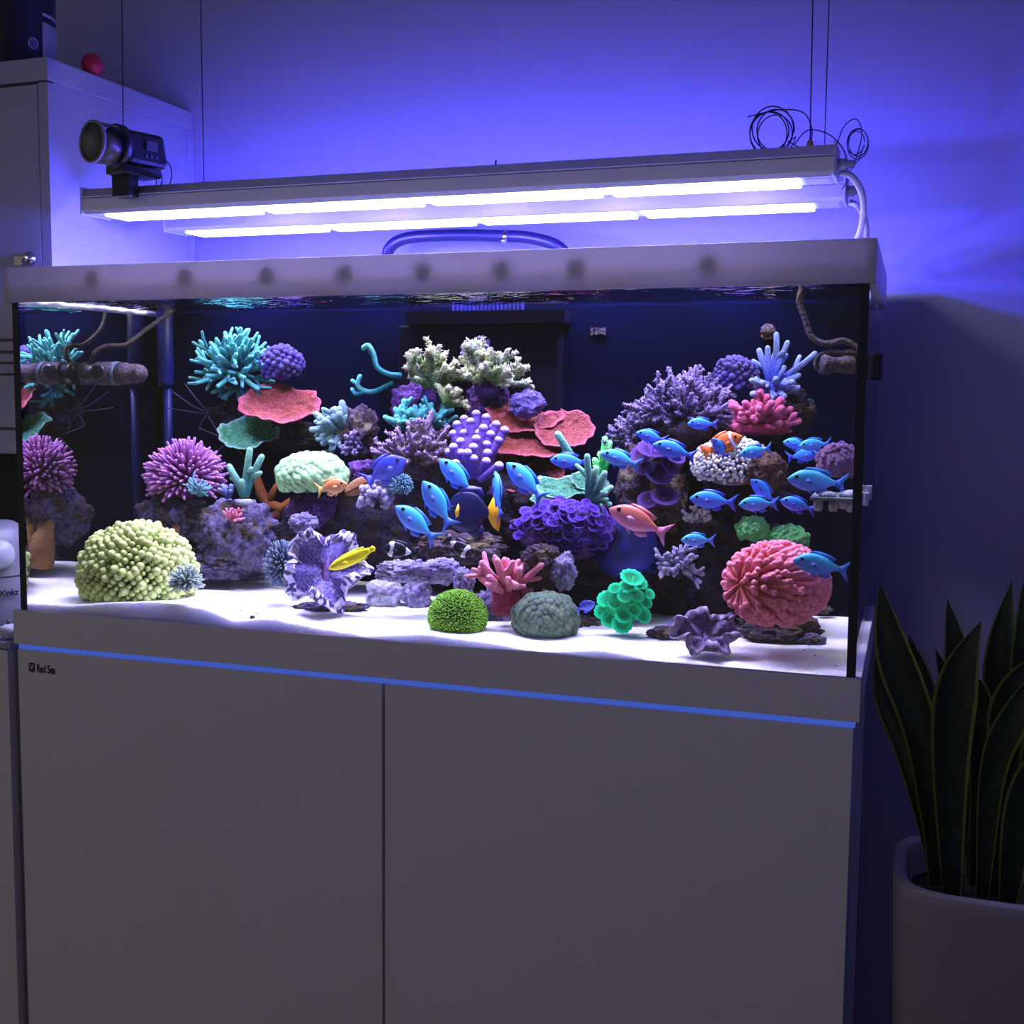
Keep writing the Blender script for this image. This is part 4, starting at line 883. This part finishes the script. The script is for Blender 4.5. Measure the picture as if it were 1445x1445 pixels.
def clam(label, u, v, Y, rx, rz, folds, m, seed, tilt, amp=.36):
    e = empty('giant_clam', at(u, v, Y), label, 'clam'); s = mpp(u, v, Y)
    A = RG; Nn = (Z3*math.sin(R(tilt))-BACK*math.cos(R(tilt))).normalized(); B = (Z3*math.cos(R(tilt))+BACK*math.sin(R(tilt))).normalized()
    na, nr = 240, 14
    def rim(a, k=1.):
        return 1+k*(.15*math.sin(folds*a+seed)+.05*math.sin(2*folds*a+1)+.04*math.sin(3*a))
    # shell: fluted bowl behind the mantle, with thickness
    vs = []; fs = []
    for lay in (0, 1):
        for i in range(nr+1):
            t = i/nr; r = math.sin(t*PI/2); d = -(1-t)**1.5*.75
            for k in range(na):
                a = 2*PI*k/na; w = r*rim(a, t)*(.97-.05*lay)+.015*math.sin(i*2.2)*t
                fl = .10*t*math.cos(folds*a+seed)
                vs.append(A*(rx*s*w*math.cos(a))+B*(rz*s*w*math.sin(a))+Nn*((d+fl-.03*(1-lay))*rx*s+(lay*.03*rx*s)))
    for lay in (0, 1):
        o = lay*(nr+1)*na
        for i in range(nr):
            for k in range(na):
                p = o+i*na+k; q = o+i*na+(k+1) % na; f = (p, q, q+na, p+na); fs.append(f if lay == 1 else f[::-1])
    for k in range(na):
        p = nr*na+k; q = nr*na+(k+1) % na; o = (nr+1)*na; fs.append((p, q, q+o, p+o))
    MB().add(vs, fs, 0).build('shell', M['shell'], e)
    # mantle lip: thick wavy ribbon folding over the shell edge
    vs = []; fs = []; tt = []; ns = 10
    for k in range(na):
        a = 2*PI*k/na; w = rim(a); c = A*(rx*s*w*.93*math.cos(a))+B*(rz*s*w*.93*math.sin(a))+Nn*(rx*s*(.16+amp*math.cos(folds*a+seed+.5)+.05*math.sin(17*a)))
        o = (A*math.cos(a)+B*math.sin(a)).normalized()
        for j in range(ns):
            b = 2*PI*j/ns; rr = (.125+.02*math.sin(26*a))*rx*s; tt.append(max(0, min(1, .5+1.6*noise.noise(Vector((k*.42, j*.5, seed))))))
            vs.append(c+o*(math.cos(b)*rr*1.15)+Nn*(math.sin(b)*rr*.6))
    for k in range(na):
        for j in range(ns):
            p = k*ns+j; q = ((k+1) % na)*ns+j; p2 = k*ns+(j+1) % ns; q2 = ((k+1) % na)*ns+(j+1) % ns; fs.append((p, p2, q2, q))
    MB().add(vs, fs, tt).build('mantle_lip', M[m.replace('mantle', 'lip')], e)
    vs = []; fs = []
    for i in range(nr+1):
        t = i/nr
        for k in range(na):
            a = 2*PI*k/na; w = t*rim(a, t)*.9
            vs.append(A*(rx*s*w*math.cos(a))+B*(rz*s*w*math.sin(a))+Nn*(rx*s*(.10*t-.28*(1-t)**1.2+(amp-.02)*t*t*math.cos(folds*a+seed+.5)+.02*math.sin(40*t)+.03*noise.noise(Vector((w*6*math.cos(a), w*6*math.sin(a), seed))))))
    for i in range(nr):
        for k in range(na):
            p = i*na+k; q = i*na+(k+1) % na; fs.append((p, q, q+na, p+na))
    MB().add(vs, fs, 0).build('mantle', M[m], e)
    MB().ell(Nn*(-.16*rx*s), (A*rx*s*.10, B*rz*s*.42, Nn*rx*s*.06), 14, 8).build('siphon', M['slit'], e)
    return e
clam('large giant clam with violet striped wavy mantle facing the front glass', 460, 803, ysand(462, 866), 54, 54, 5, 'mantle', 2.0, 30)
clam('small brown-violet clam with frilled lips on the right sand', 998, 894, ysand(1000, 926), 44, 33, 6, 'mantle2', 2.3, 48, .24)
# ------------------------------------------------------------------ fish
def fish_species(prefix, hr, wr, prof, tail, mats, eye=.035, eyex=.14, dorsal=None, anal=None, pect=True, pelvic=True):
    """unit length along x: head at x=0, tail base at x=.78, tail tip at x=1; returns list of (part name, mesh object proto)"""
    P = []; body, fin, eyem, tailm = mats
    mb = MB(); n = 14; vs = []; tt = []; fs = []
    for (x, h, off, w) in prof:
        for k in range(n):
            a = 2*PI*k/n; z = math.cos(a)
            vs.append((x, math.sin(a)*w*wr, off*hr+z*h*hr)); tt.append(.5+.5*z)
    for i in range(len(prof)-1):
        for k in range(n):
            a = i*n+k; b = i*n+(k+1) % n; fs.append((a, b, b+n, a+n))
    fs.append(tuple(reversed(range(n)))); m0 = (len(prof)-1)*n; fs.append(tuple(range(m0, m0+n)))
    P.append(('body', MB().add(vs, fs, tt), body))
    X, Zv = Vector((1, 0, 0)), Vector((0, 0, 1))
    def fin_(poly, y=0., th=.008, m=fin, rot=None):
        mb = MB().prism([(p[0], p[1]*hr) for p in poly], (0, y, 0), X, Zv, th, 0.)
        mb.t = [.5+.5*max(-1, min(1, v[2]/hr)) for v in mb.v]
        return mb
    P.append(('tail_fin', fin_(tail), tailm))
    if dorsal: P.append(('dorsal_fin', fin_(dorsal), fin))
    if anal: P.append(('anal_fin', fin_(anal), fin))
    if pelvic:
        mb = MB().prism([(.30, -.42*hr), (.38, -.42*hr), (.46, -.66*hr), (.40, -.60*hr)], (0, 0, 0), X, Zv, .01); P.append(('pelvic_fin', mb, fin))
    if pect:
        for sg in (-1, 1):
            ex = Vector((.985, sg*.10, -.12)).normalized(); mb = MB().prism([(0, -.03*hr), (.05, .10*hr), (.13, .09*hr), (.15, -.02*hr), (.09, -.13*hr)], (.28, sg*wr*.50, -.02*hr), ex, Zv, .006)
            P.append(('pectoral_fin', mb, fin))
    for sg in (-1, 1):
        hh = next(p for p in prof if p[0] >= eyex)
        c = Vector((eyex, sg*(hh[3]*wr*.88), (.10+hh[2])*hr)); mb = MB().ell(c, (Vector((eye, 0, 0)), Vector((0, eye*.5, 0)), Vector((0, 0, eye))), 10, 7, 0.)
        P.append(('eye', mb, eyem))
    return P
PROTO = {}
def place_fish(sp, label, head, tail, Y, dY=0., cat='fish', group=None, roll=0, name=None, scale=1.):
    A = at(head[0], head[1], Y-dY/2); B = at(tail[0], tail[1], Y+dY/2); d = (B-A); L = d.length*scale; d.normalize()
    side = (-BACK - d*(-BACK).dot(d))
    if side.length < .2: side = RG-d*RG.dot(d)
    side.normalize(); up = d.cross(side)
    if up.z < 0: up = -up; side = -side
    # local x = d, y = up x d, z = up
    y = up.cross(d)
    m = Matrix((d, y, up)).transposed().to_4x4()
    m = Matrix.Translation(A) @ m @ Matrix.Rotation(R(roll), 4, 'X') @ Matrix.Diagonal((L, L, L, 1))
    e = empty(name or sp, (0, 0, 0), label, cat, group); e.matrix_world = m
    if sp not in PROTO: PROTO[sp] = [(n_, mb.build(n_, M[mm], e)) for n_, mb, mm in SPEC[sp]]
    else:
        for n_, o in PROTO[sp]: share(n_, o, e)
    return e
def vgrad(name, top, low, rough=.35, tpos=(.3, .75)):
    M[name] = mat(name, low, rough, tip=top, tpos=tpos, spec=.4)
vgrad('chromis', (.06, .56, .88), (.14, .32, .98), .5); vgrad('chromisfin', (.03, .20, .62), (.08, .16, .75))
vgrad('chromisdeep', (.04, .34, .88), (.10, .18, .95), .5); vgrad('chromisdeepfin', (.03, .08, .55), (.06, .06, .6))
vgrad('yellowf', (1., .92, .01), (1., .85, .01), .6); vgrad('tangb', (.008, .008, .06), (.010, .008, .09)); vgrad('tangf', (.012, .012, .13), (.012, .012, .13))
vgrad('tangy', (.95, .55, .01), (.95, .5, .01)); vgrad('clownb', (.006, .006, .02), (.006, .006, .02)); vgrad('clownw', (.85, .86, .95), (.8, .82, .95))
vgrad('anth', (.62, .16, .10), (.75, .22, .40)); vgrad('anthf', (.60, .15, .18), (.55, .2, .4)); vgrad('orng', (.90, .30, .10), (.95, .45, .18)); vgrad('orngf', (.95, .5, .12), (.9, .5, .15))
vgrad('oclown', (.85, .16, .02), (.8, .2, .02)); vgrad('violetf', (.04, .05, .40), (.10, .12, .62)); M['eye'] = mat('fish_eye', (.004, .004, .006), .15)
STD = [(0, .02, -.05, .06), (.02, .16, -.05, .22), (.06, .36, -.04, .42), (.12, .60, -.02, .66), (.20, .82, 0, .88), (.30, .97, 0, 1), (.40, 1, 0, 1), (.50, .92, .0, .88), (.60, .70, .01, .62), (.68, .46, .01, .4), (.75, .27, .01, .22), (.79, .22, .01, .12)]
STD = [(x, h*.5, o, w_*.5) for x, h, o, w_ in STD]
FORK = [(.77, .10), (.86, .22), (.94, .42), (1.0, .56), (.95, .24), (.92, .02), (.95, -.22), (1.0, -.52), (.93, -.40), (.86, -.22), (.77, -.10)]
DORS = [(.22, .40), (.30, .58), (.42, .62), (.54, .58), (.64, .52), (.72, .44), (.68, .24), (.55, .40), (.40, .48), (.30, .46)]
ANAL = [(.46, -.42), (.52, -.58), (.60, -.60), (.70, -.46), (.66, -.26), (.56, -.38)]
WED = [(.77, .10), (.86, .34), (.97, .46), (1.0, .30), (.985, 0), (1.0, -.30), (.97, -.46), (.86, -.34), (.77, -.10)]
TANG = [(0, .04, -.10, .08), (.03, .20, -.08, .25), (.08, .48, -.03, .5), (.15, .76, 0, .75), (.25, .95, 0, .95), (.38, 1, 0, 1), (.50, .97, 0, .9), (.60, .84, 0, .7), (.68, .58, 0, .5), (.74, .30, 0, .3), (.79, .16, 0, .18)]
TANG = [(x, h*.5, o, w_*.5) for x, h, o, w_ in TANG]
WRS = [(0, .03, 0, .1), (.03, .28, 0, .35), (.10, .58, 0, .65), (.22, .90, 0, .92), (.40, 1, 0, 1), (.60, .94, 0, .9), (.74, .76, 0, .6), (.84, .52, 0, .35), (.90, .42, 0, .2)]
WRS = [(x, h*.5, o, w_*.5) for x, h, o, w_ in WRS]
SPEC = {
 'chromis': fish_species('c', .37, .15, STD, FORK, ('chromis', 'chromisfin', 'eye', 'chromisfin'), dorsal=DORS, anal=ANAL),
 'blue_chromis': fish_species('c', .37, .15, STD, FORK, ('chromisdeep', 'chromisdeepfin', 'eye', 'chromisdeepfin'), dorsal=DORS, anal=ANAL),
 'purple_tang': fish_species('t', .76, .17, TANG, WED, ('tangb', 'tangf', 'eye', 'tangy'), dorsal=[(.18, .40), (.30, .56), (.50, .62), (.66, .58), (.72, .40), (.66, .28), (.5, .45), (.3, .45)], anal=[(.38, -.46), (.50, -.60), (.66, -.58), (.72, -.40), (.66, -.28), (.5, -.42)], pelvic=False, pect=False),
 'yellow_wrasse': fish_species('w', .24, .14, WRS, [(.88, .18), (.97, .24), (1.0, .12), (1.0, -.12), (.97, -.24), (.88, -.18)], ('yellowf', 'yellowf', 'eye', 'yellowf'), eye=.018, eyex=.10, dorsal=[(.24, .42), (.34, .56), (.60, .58), (.80, .48), (.82, .26), (.6, .42), (.4, .46)], anal=[(.5, -.44), (.6, -.56), (.78, -.48), (.8, -.3), (.62, -.4)], pelvic=False),
 'black_clownfish': fish_species('k', .46, .20, STD, WED, ('clownb', 'clownb', 'eye', 'clownb'), dorsal=DORS, anal=ANAL),
 'orange_clownfish': fish_species('k', .46, .20, STD, WED, ('oclown', 'oclown', 'eye', 'oclown'), dorsal=DORS, anal=ANAL),
 'pink_anthias': fish_species('a', .36, .15, STD, FORK, ('anth', 'anthf', 'eye', 'anthf'), dorsal=DORS, anal=ANAL),
 'orange_anthias': fish_species('a', .44, .17, STD, FORK, ('orng', 'orngf', 'eye', 'orngf'), dorsal=DORS, anal=ANAL),
 'violet_fish': fish_species('v', .46, .16, STD, FORK, ('violetf', 'violetf', 'eye', 'violetf'), dorsal=DORS, anal=ANAL)}
G = 'blue-green chromis shoal'
for sp, lab, h, t, Y, dY in (
 ('chromis', 'blue chromis diving right just below the purple knob coral', (621, 647), (668, 696), .20, .02),
 ('chromis', 'bright blue chromis swimming steeply left of the purple tang', (598, 678), (636, 743), .16, .02),
 ('chromis', 'pale blue chromis above the black clownfish', (559, 713), (615, 762), .14, .02),
 ('chromis', 'turquoise chromis in front of the lower red plates', (716, 652), (766, 704), .20, .02),
 ('blue_chromis', 'slim chromis seen head-on above the tang tail', (699, 664), (706, 730), .17, -.04),
 ('blue_chromis', 'deep blue chromis left of the mint finger coral', (776, 648), (830, 653), .22, .02),
 ('chromis', 'chromis facing left across the mint finger coral', (848, 638), (902, 657), .18, .02),
 ('blue_chromis', 'chromis half behind another before the violet acropora', (897, 610), (940, 622), .20, .02),
 ('blue_chromis', 'larger deep blue chromis above the purple mushrooms', (921, 626), (981, 645), .17, .02),
 ('blue_chromis', 'chromis gliding under the purple table acropora', (970, 597), (1012, 599), .22, .02),
 ('chromis', 'chromis in front of the white polyp colony, facing left', (1043, 641), (1088, 633), .17, .02),
 ('blue_chromis', 'tiny violet-blue chromis beside the orange clownfish', (1006, 618), (1024, 645), .19, .02),
 ('chromis', 'leftmost of three chromis bunched under the pink finger coral', (1105, 623), (1142, 630), .24, .02),
 ('chromis', 'upper right of three chromis bunched under the pink finger coral', (1127, 629), (1172, 626), .20, .02),
 ('blue_chromis', 'lowest of three bunched chromis, facing right', (1156, 639), (1111, 646), .22, .02),
 ('chromis', 'big turquoise chromis in front of the frag rack', (1111, 674), (1193, 684), .10, .02),
 ('blue_chromis', 'long deep blue chromis below the white polyp colony', (973, 702), (1038, 710), .17, .02),
 ('blue_chromis', 'chromis slanting downward above a horizontal one', (1060, 676), (1094, 710), .18, .02),
 ('chromis', 'chromis swimming level under the slanting one', (1042, 711), (1097, 711), .14, .02),
 ('blue_chromis', 'chromis directly below the big turquoise chromis', (1101, 705), (1150, 720), .16, .02),
 ('chromis', 'small lone chromis above the grey acropora', (961, 761), (1008, 763), .14, .02),
 ('chromis', 'big blue chromis passing in front of the torch coral', (1119, 789), (1197, 806), .055, .02)):
    place_fish(sp, lab, h, t, Y, dY, group=G, name='chromis', scale=1.04, roll=72 if 'head-on' in lab else 0)
tg = place_fish('purple_tang', 'dark purple-blue tang with a bright yellow tail in the centre', (628, 722), (706, 723), .205, .02)
pf = MB().prism([(.20, .02), (.26, .16), (.285, .10), (.27, -.06), (.22, -.10)], (0, -.082, 0), Vector((1, -.15, 0)).normalized(), Vector((0, 0, 1)), .008).build('pectoral_fin', M['tangy'], tg)
yw = place_fish('yellow_wrasse', 'bright yellow wrasse gliding in front of the giant clam', (464, 803), (529, 773), .08, .01)
place_fish('pink_anthias', 'long pink anthias beside the zoanthid mound', (860, 716), (945, 756), .14, .02)
place_fish('orange_anthias', 'small orange anthias in front of the bubble coral', (490, 682), (446, 692), .19, .0)
place_fish('violet_fish', 'dim violet-blue fish behind the cluster coral', (572, 646), (514, 682), .26, .0)
place_fish('violet_fish', 'tiny dim violet fish above the brain coral sand', (840, 850), (812, 862), .10, .0)
oc = place_fish('orange_clownfish', 'orange clownfish nestled in the white polyp colony', (1047, 614), (992, 640), .225, .0)
def stripe(e, x0, x1, hr, wr, prof, parent=None, k=1.05):
    xs = [x0+(x1-x0)*i/4 for i in range(5)]; vs = []; fs = []; n = 16
    def ip(x):
        for a, b in zip(prof, prof[1:]):
            if a[0] <= x <= b[0]:
                t = (x-a[0])/(b[0]-a[0]); return [a[j]+(b[j]-a[j])*t for j in range(4)]
        return prof[-1]
    for i, x in enumerate(xs):
        p = ip(x); kk = k if 0 < i < 4 else .98
        for j in range(n):
            a = 2*PI*j/n; vs.append((x-.05*math.cos(2*a)*.4, math.sin(a)*p[3]*wr*kk, p[2]*hr+math.cos(a)*p[1]*hr*kk))
    for i in range(4):
        for j in range(n):
            a = i*n+j; b = i*n+(j+1) % n; fs.append((a, b, b+n, a+n))
    MB().add(vs, fs, .5).build('white_band', M['clownw'], e)
c1 = place_fish('black_clownfish', 'black and white clownfish facing left beside the giant clam', (541, 772), (590, 782), .085, .01)
c2 = place_fish('black_clownfish', 'black and white clownfish facing away left of the pink finger coral', (666, 784), (628, 760), .12, -.01)
for c_ in (c1, c2): stripe(c_, .17, .31, .46, .20, STD, k=1.08); stripe(c_, .64, .79, .46, .20, STD, k=1.12)
stripe(oc, .20, .28, .46, .20, STD)
# ------------------------------------------------------------------ equipment in the tank
M['algae'] = mat('algae_crusted_plastic', (.02, .011, .014), .7, c2=(.07, .04, .045), scale=60, bump=1., bscale=150)
M['algring'] = mat('pale_ring_plastic', (.10, .13, .13), .6, c2=(.05, .07, .08), scale=60)
PYY = .205
pu = empty('circulation_pump', at(119, 527, PYY), 'brown algae-crusted circulation pump on the left glass pane', 'pump'); c = pu.location; sx = mpp(150, 527, PYY)
x0 = -GX+.0085
def px_(u): return at(u, 527, PYY).x-c.x
def seg(a, b, r0, r1, m, nm, rnd=False, prof=None):
    return MB().lathe((a, 0, 0), (1, 0, 0), prof or [(r0, 0), (r1, b-a)], 20).build(nm, m, pu, True)
xe = px_(206); xs = x0-c.x
L_ = xe-xs
seg(xs, 0, 0, 0, M['black'], 'suction_mount', prof=[(16*sx, 0), (16*sx, L_*.10), (13*sx, L_*.12), (13*sx, L_*.20)])
seg(xs+L_*.205, 0, 0, 0, M['algae'], 'motor_housing', prof=[(15*sx, 0), (16.5*sx, L_*.02), (16.5*sx, L_*.27), (15*sx, L_*.29)])
seg(xs+L_*.50, 0, 0, 0, M['algring'], 'collar', prof=[(16*sx, 0), (17*sx, L_*.01), (17*sx, L_*.06), (16*sx, L_*.07)])
seg(xs+L_*.575, 0, 0, 0, M['algae'], 'outlet_tube', prof=[(15.5*sx, 0), (15.5*sx, L_*.12), (13.5*sx, L_*.14), (13.5*sx, L_*.30), (12*sx, L_*.36), (8*sx, L_*.405), (3*sx, L_*.425)])
MB().lathe((xs+L_*.34, -13*sx, 2*sx), (0, -1, 0), [(11*sx, 0), (11*sx, 4*sx), (8*sx, 5*sx)], 18).build('intake', M['black'], pu)
MB().tube([p-c for p in smooth([at(128, 512, PYY), at(135, 496, PYY), at(152, 488, PYY+.03), at(178, 486, PYY+.08), at(205, 466, PYY+.14), at(240, 441, .40), at(262, 418, .42)])], 3.4*sx, 8).build('pump_cable', M['algae'], pu)
PR = .17
pr_ = empty('circulation_pump', at(1185, 510, PR), 'small brown wave pump with thick cable on the right glass pane', 'pump'); c = pr_.location; s_ = mpp(1185, 510, PR)
MB().tube([p-c for p in smooth([at(1134, 400, PR), at(1128, 425, PR), at(1136, 450, PR), at(1145, 475, PR), at(1165, 485, PR), at(1190, 481, PR), at(1208, 490, PR), at(1209, 498, PR), at(1194, 497, PR)])], 4.6*s_, 9).build('pump_cable', M['algae'], pr_)
MB().tube([p-c for p in smooth([at(1154, 522, PR), at(1151, 512, PR), at(1158, 501, PR), at(1172, 497, PR), at(1190, 499, PR), at(1204, 508, PR)])], 3.6*s_, 8).build('guard_ring', M['algae'], pr_)
MB().lathe(at(1204, 515, PR)-c, -RG, [(13*s_, 0), (13*s_, 12*s_), (11*s_, 18*s_), (11*s_, 30*s_), (15*s_, 40*s_), (13*s_, 44*s_)], 18).build('pump_body', M['algae'], pr_)
MB().lathe(at(1160, 515, PR)-c, -RG, [(12*s_, 0), (12*s_, 3*s_)], 18).build('rotor_face', M['black'], pr_)
bp_ = empty('blue_pipe', at(234, 545, .445), 'deep blue standpipe against the back panel at left', 'pipe'); s_ = mpp(234, 545, .445)
MB().lathe((0, 0, 0), (0, 0, 1), [(6*s_, -2*s_), (11*s_, 0), (11.5*s_, 6*s_), (11.5*s_, 122*s_)], 20).build('wide_pipe', M['bluetube'], bp_)
MB().lathe((3*s_, 0, -200*s_), (0, 0, 1), [(6*s_, 0), (6*s_, 197*s_)], 14).build('narrow_pipe', M['bluetube'], bp_)
sn = empty('snail', at(1083, 468, .462), 'round speckled snail stuck to the back panel above the blue staghorn', 'snail'); s_ = mpp(1083, 468, .462)
mb = MB()
for k in range(16):
    a = k*.75; r = (12-k*.62)*s_
    mb.sph(RG*(math.cos(a)*r*.35)+Z3*(math.sin(a)*r*.35)-BACK*(k*.5*s_-2*s_), r*.72, 10, 7, k/15)
mb.build('shell', M['rockB'], sn)
MB().ell(Z3*(-6*s_), (RG*9*s_, BACK*2.5*s_, Z3*5*s_), 10, 7).build('foot', M['tan'], sn)
tgx = empty('pale_tag', at(845, 467, .4665), 'small pale torn tag on the back panel', 'tag'); s_ = mpp(845, 467, .4665)
for k, (w_, h_) in enumerate(((4, 11), (5, 10), (6, 8), (4, 11))): MB().box(((-12+k*6)*s_, -.001, -h_/2*s_), ((-12+k*6+w_)*s_, .001, h_/2*s_)).build('tag_strip', M['rockB'], tgx, False)
# frag rack at right
fy0, fy1 = .075, .19
fz = at(1190, 702, .12).z; xL = at(1146, 700, .12).x
fr = empty('frag_rack', (GX-.05, .13, fz), 'grey frag rack with white plugs clipped to the right pane', 'frag rack'); c = fr.location
MB().box((xL-c.x, fy0-c.y, -.0022), (GX-.009-c.x, fy1-c.y, .0022)).build('rack_shelf', M['rackp'], fr, False)
for u, Yq in ((1155, .10), (1176, .10), (1201, .10), (1190, .15)):
    p = at(u, 702, Yq)-c; MB().lathe((p.x, p.y, -.020), (0, 0, 1), [(.005, 0), (.007, .003), (.007, .0175)], 14).build('plug_stem', M['plugw'], fr)
for u, v, Yq in ((1168, 697, .10), (1196, 695, .11), (1202, 690, .14)):
    p = at(u, v, Yq)-c; MB().lathe((p.x, p.y, .0023), (0, 0, 1), [(.012, 0), (.013, .002), (.012, .006), (.006, .008)], 16).build('plug_disc', M['plugw'], fr)
# ------------------------------------------------------------------ plant
PY = .06
pc = at(1392, 1228, PY); pl = empty('planter', (pc.x, PY, FZ), 'tall white rounded square planter standing right of the aquarium cabinet', 'planter'); pz = pc.z-FZ
M['pot'] = mat('white_pot', (.30, .27, .30), .4)
M['soil'] = mat('dark_soil', (.01, .008, .006), .95, c2=(.02, .015, .01), scale=60, bump=1.)
def rrect(r, n=48, p=4.):
    out = []
    for k in range(n):
        a = 2*PI*k/n; c_, s2 = math.cos(a), math.sin(a); q = (abs(c_)**p+abs(s2)**p)**(-1/p); out.append((c_*q*r, s2*q*r))
    return out
def loft(levels):
    mb = MB(); vs = []; fs = []; n = 48
    for r, z in levels: vs += [(x, y, z) for x, y in rrect(r)]
    for i in range(len(levels)-1):
        for k in range(n): a = i*n+k; b = i*n+(k+1) % n; fs.append((a, b, b+n, a+n))
    fs.append(tuple(reversed(range(n)))); m0 = (len(levels)-1)*n; fs.append(tuple(range(m0, m0+n))); return mb.add(vs, fs, 0)
PRD = .128
loft([(PRD*.80, .0005), (PRD*.82, .004), (PRD, pz-.02), (PRD, pz-.003), (PRD-.003, pz), (PRD-.014, pz), (PRD-.018, pz-.004), (PRD-.022, pz-.03), (PRD-.024, pz-.055)]).build('pot', M['pot'], pl)
loft([(PRD-.026, pz-.054), (PRD-.026, pz-.049)]).build('soil', M['soil'], pl)
M['leaf'] = mat('snake_leaf', (.010, .022, .014), .4, c2=(.022, .045, .024), scale=35, tip=(.28, .30, .05), tpos=(.80, .90), spec=.4)
sp_ = empty('snake_plant', (pc.x, PY, FZ+pz-.048), 'snake plant with tall yellow-edged leaves in the white planter', 'plant'); c = sp_.location
LV = [((1322,1195),(1300,1040),(1262,920),(1241,820),34,-.02,.1), ((1320,1200),(1285,1080),(1250,980),(1236,915),22,.03,.3), ((1335,1200),(1318,1060),(1300,960),(1283,896),24,.06,.1), ((1342,1240),(1340,1080),(1352,960),(1384,877),36,-.05,.05), ((1350,1200),(1360,1060),(1352,930),(1337,845),26,.07,.1), ((1340,1190),(1345,1040),(1335,960),(1320,915),14,.09,.0),
 ((1375,1220),(1385,1080),(1378,980),(1372,950),26,.02,.1), ((1395,1220),(1405,1060),(1412,920),(1428,820),28,.05,.1), ((1400,1235),(1415,1080),(1430,980),(1490,905),32,-.03,.15), ((1415,1230),(1440,1080),(1448,930),(1444,822),28,.02,.1), ((1385,1235),(1400,1090),(1432,1010),(1470,940),26,-.06,.1), ((1420,1250),(1440,1150),(1475,1080),(1520,1030),34,-.07,.2), ((1370,1190),(1372,1080),(1365,1010),(1366,990),18,.08,.1)]
for (b, m1, m2, t, wpx, dy, tw) in LV:
    P = smooth([at(b[0], b[1]+30, PY+dy*.5), at(*m1, PY+dy*.8), at(*m2, PY+dy), at(*t, PY+dy)], 6); P[0].z = min(P[0].z, c.z+.02)
    s_ = mpp(1340, 1050, PY); n = len(P); vs = []; tt = []; fs = []; W = 9
    for i, p in enumerate(P):
        t_ = i/(n-1); w_ = wpx*s_*(.55+.75*math.sin(min(1, t_*1.25)*PI*.62))*(1 if t_ < .55 else max(.02, 1-((t_-.55)/.45)**1.7))
        d = (P[min(i+1, n-1)]-P[max(0, i-1)]).normalized(); sd = d.cross(BACK).normalized(); sd = (sd*math.cos(tw+t_*.5)+BACK*math.sin(tw+t_*.5)).normalized(); nn = d.cross(sd).normalized()
        for lay in (0, 1):
            for k in range(W):
                x = -1+2*k/(W-1); vs.append(p-c+sd*(x*w_*.62)+nn*(.22*w_*(x*x)+(.0012 if lay else -.0012)*(1-.6*abs(x)))); tt.append(abs(x))
    for i in range(n-1):
        for lay in (0, 1):
            for k in range(W-1):
                a = (i*2+lay)*W+k; q = (a, a+1, a+1+2*W, a+2*W); fs.append(q if lay else q[::-1])
        for k in (0, W-1):
            a = i*2*W+k; fs.append((a, a+W, a+3*W, a+2*W))
    MB().add(vs, fs, tt).build('leaf', M['leaf'], sp_)

# dark specks of grit on the open sand
for k, (u, v) in enumerate(((1168, 934), (1180, 940), (1172, 944), (1150, 925), (1135, 918), (340, 862), (348, 854), (318, 868), (362, 866), (930, 905))):
    lab = 'dark speck of grit on the sand near the right glass' if u > 1000 else 'dark speck of grit on the open sand left of the large clam'
    if u > 900 and u < 1000: lab = 'dark speck of grit on the sand beside the small clam'
    o = rock(lab, u, v, ysand(u, v), 2.2, 1.4, 'rockB', 2, 60+k, name='grit', sub=1); o['category'] = 'grit'; o['group'] = 'grit specks on the sand'
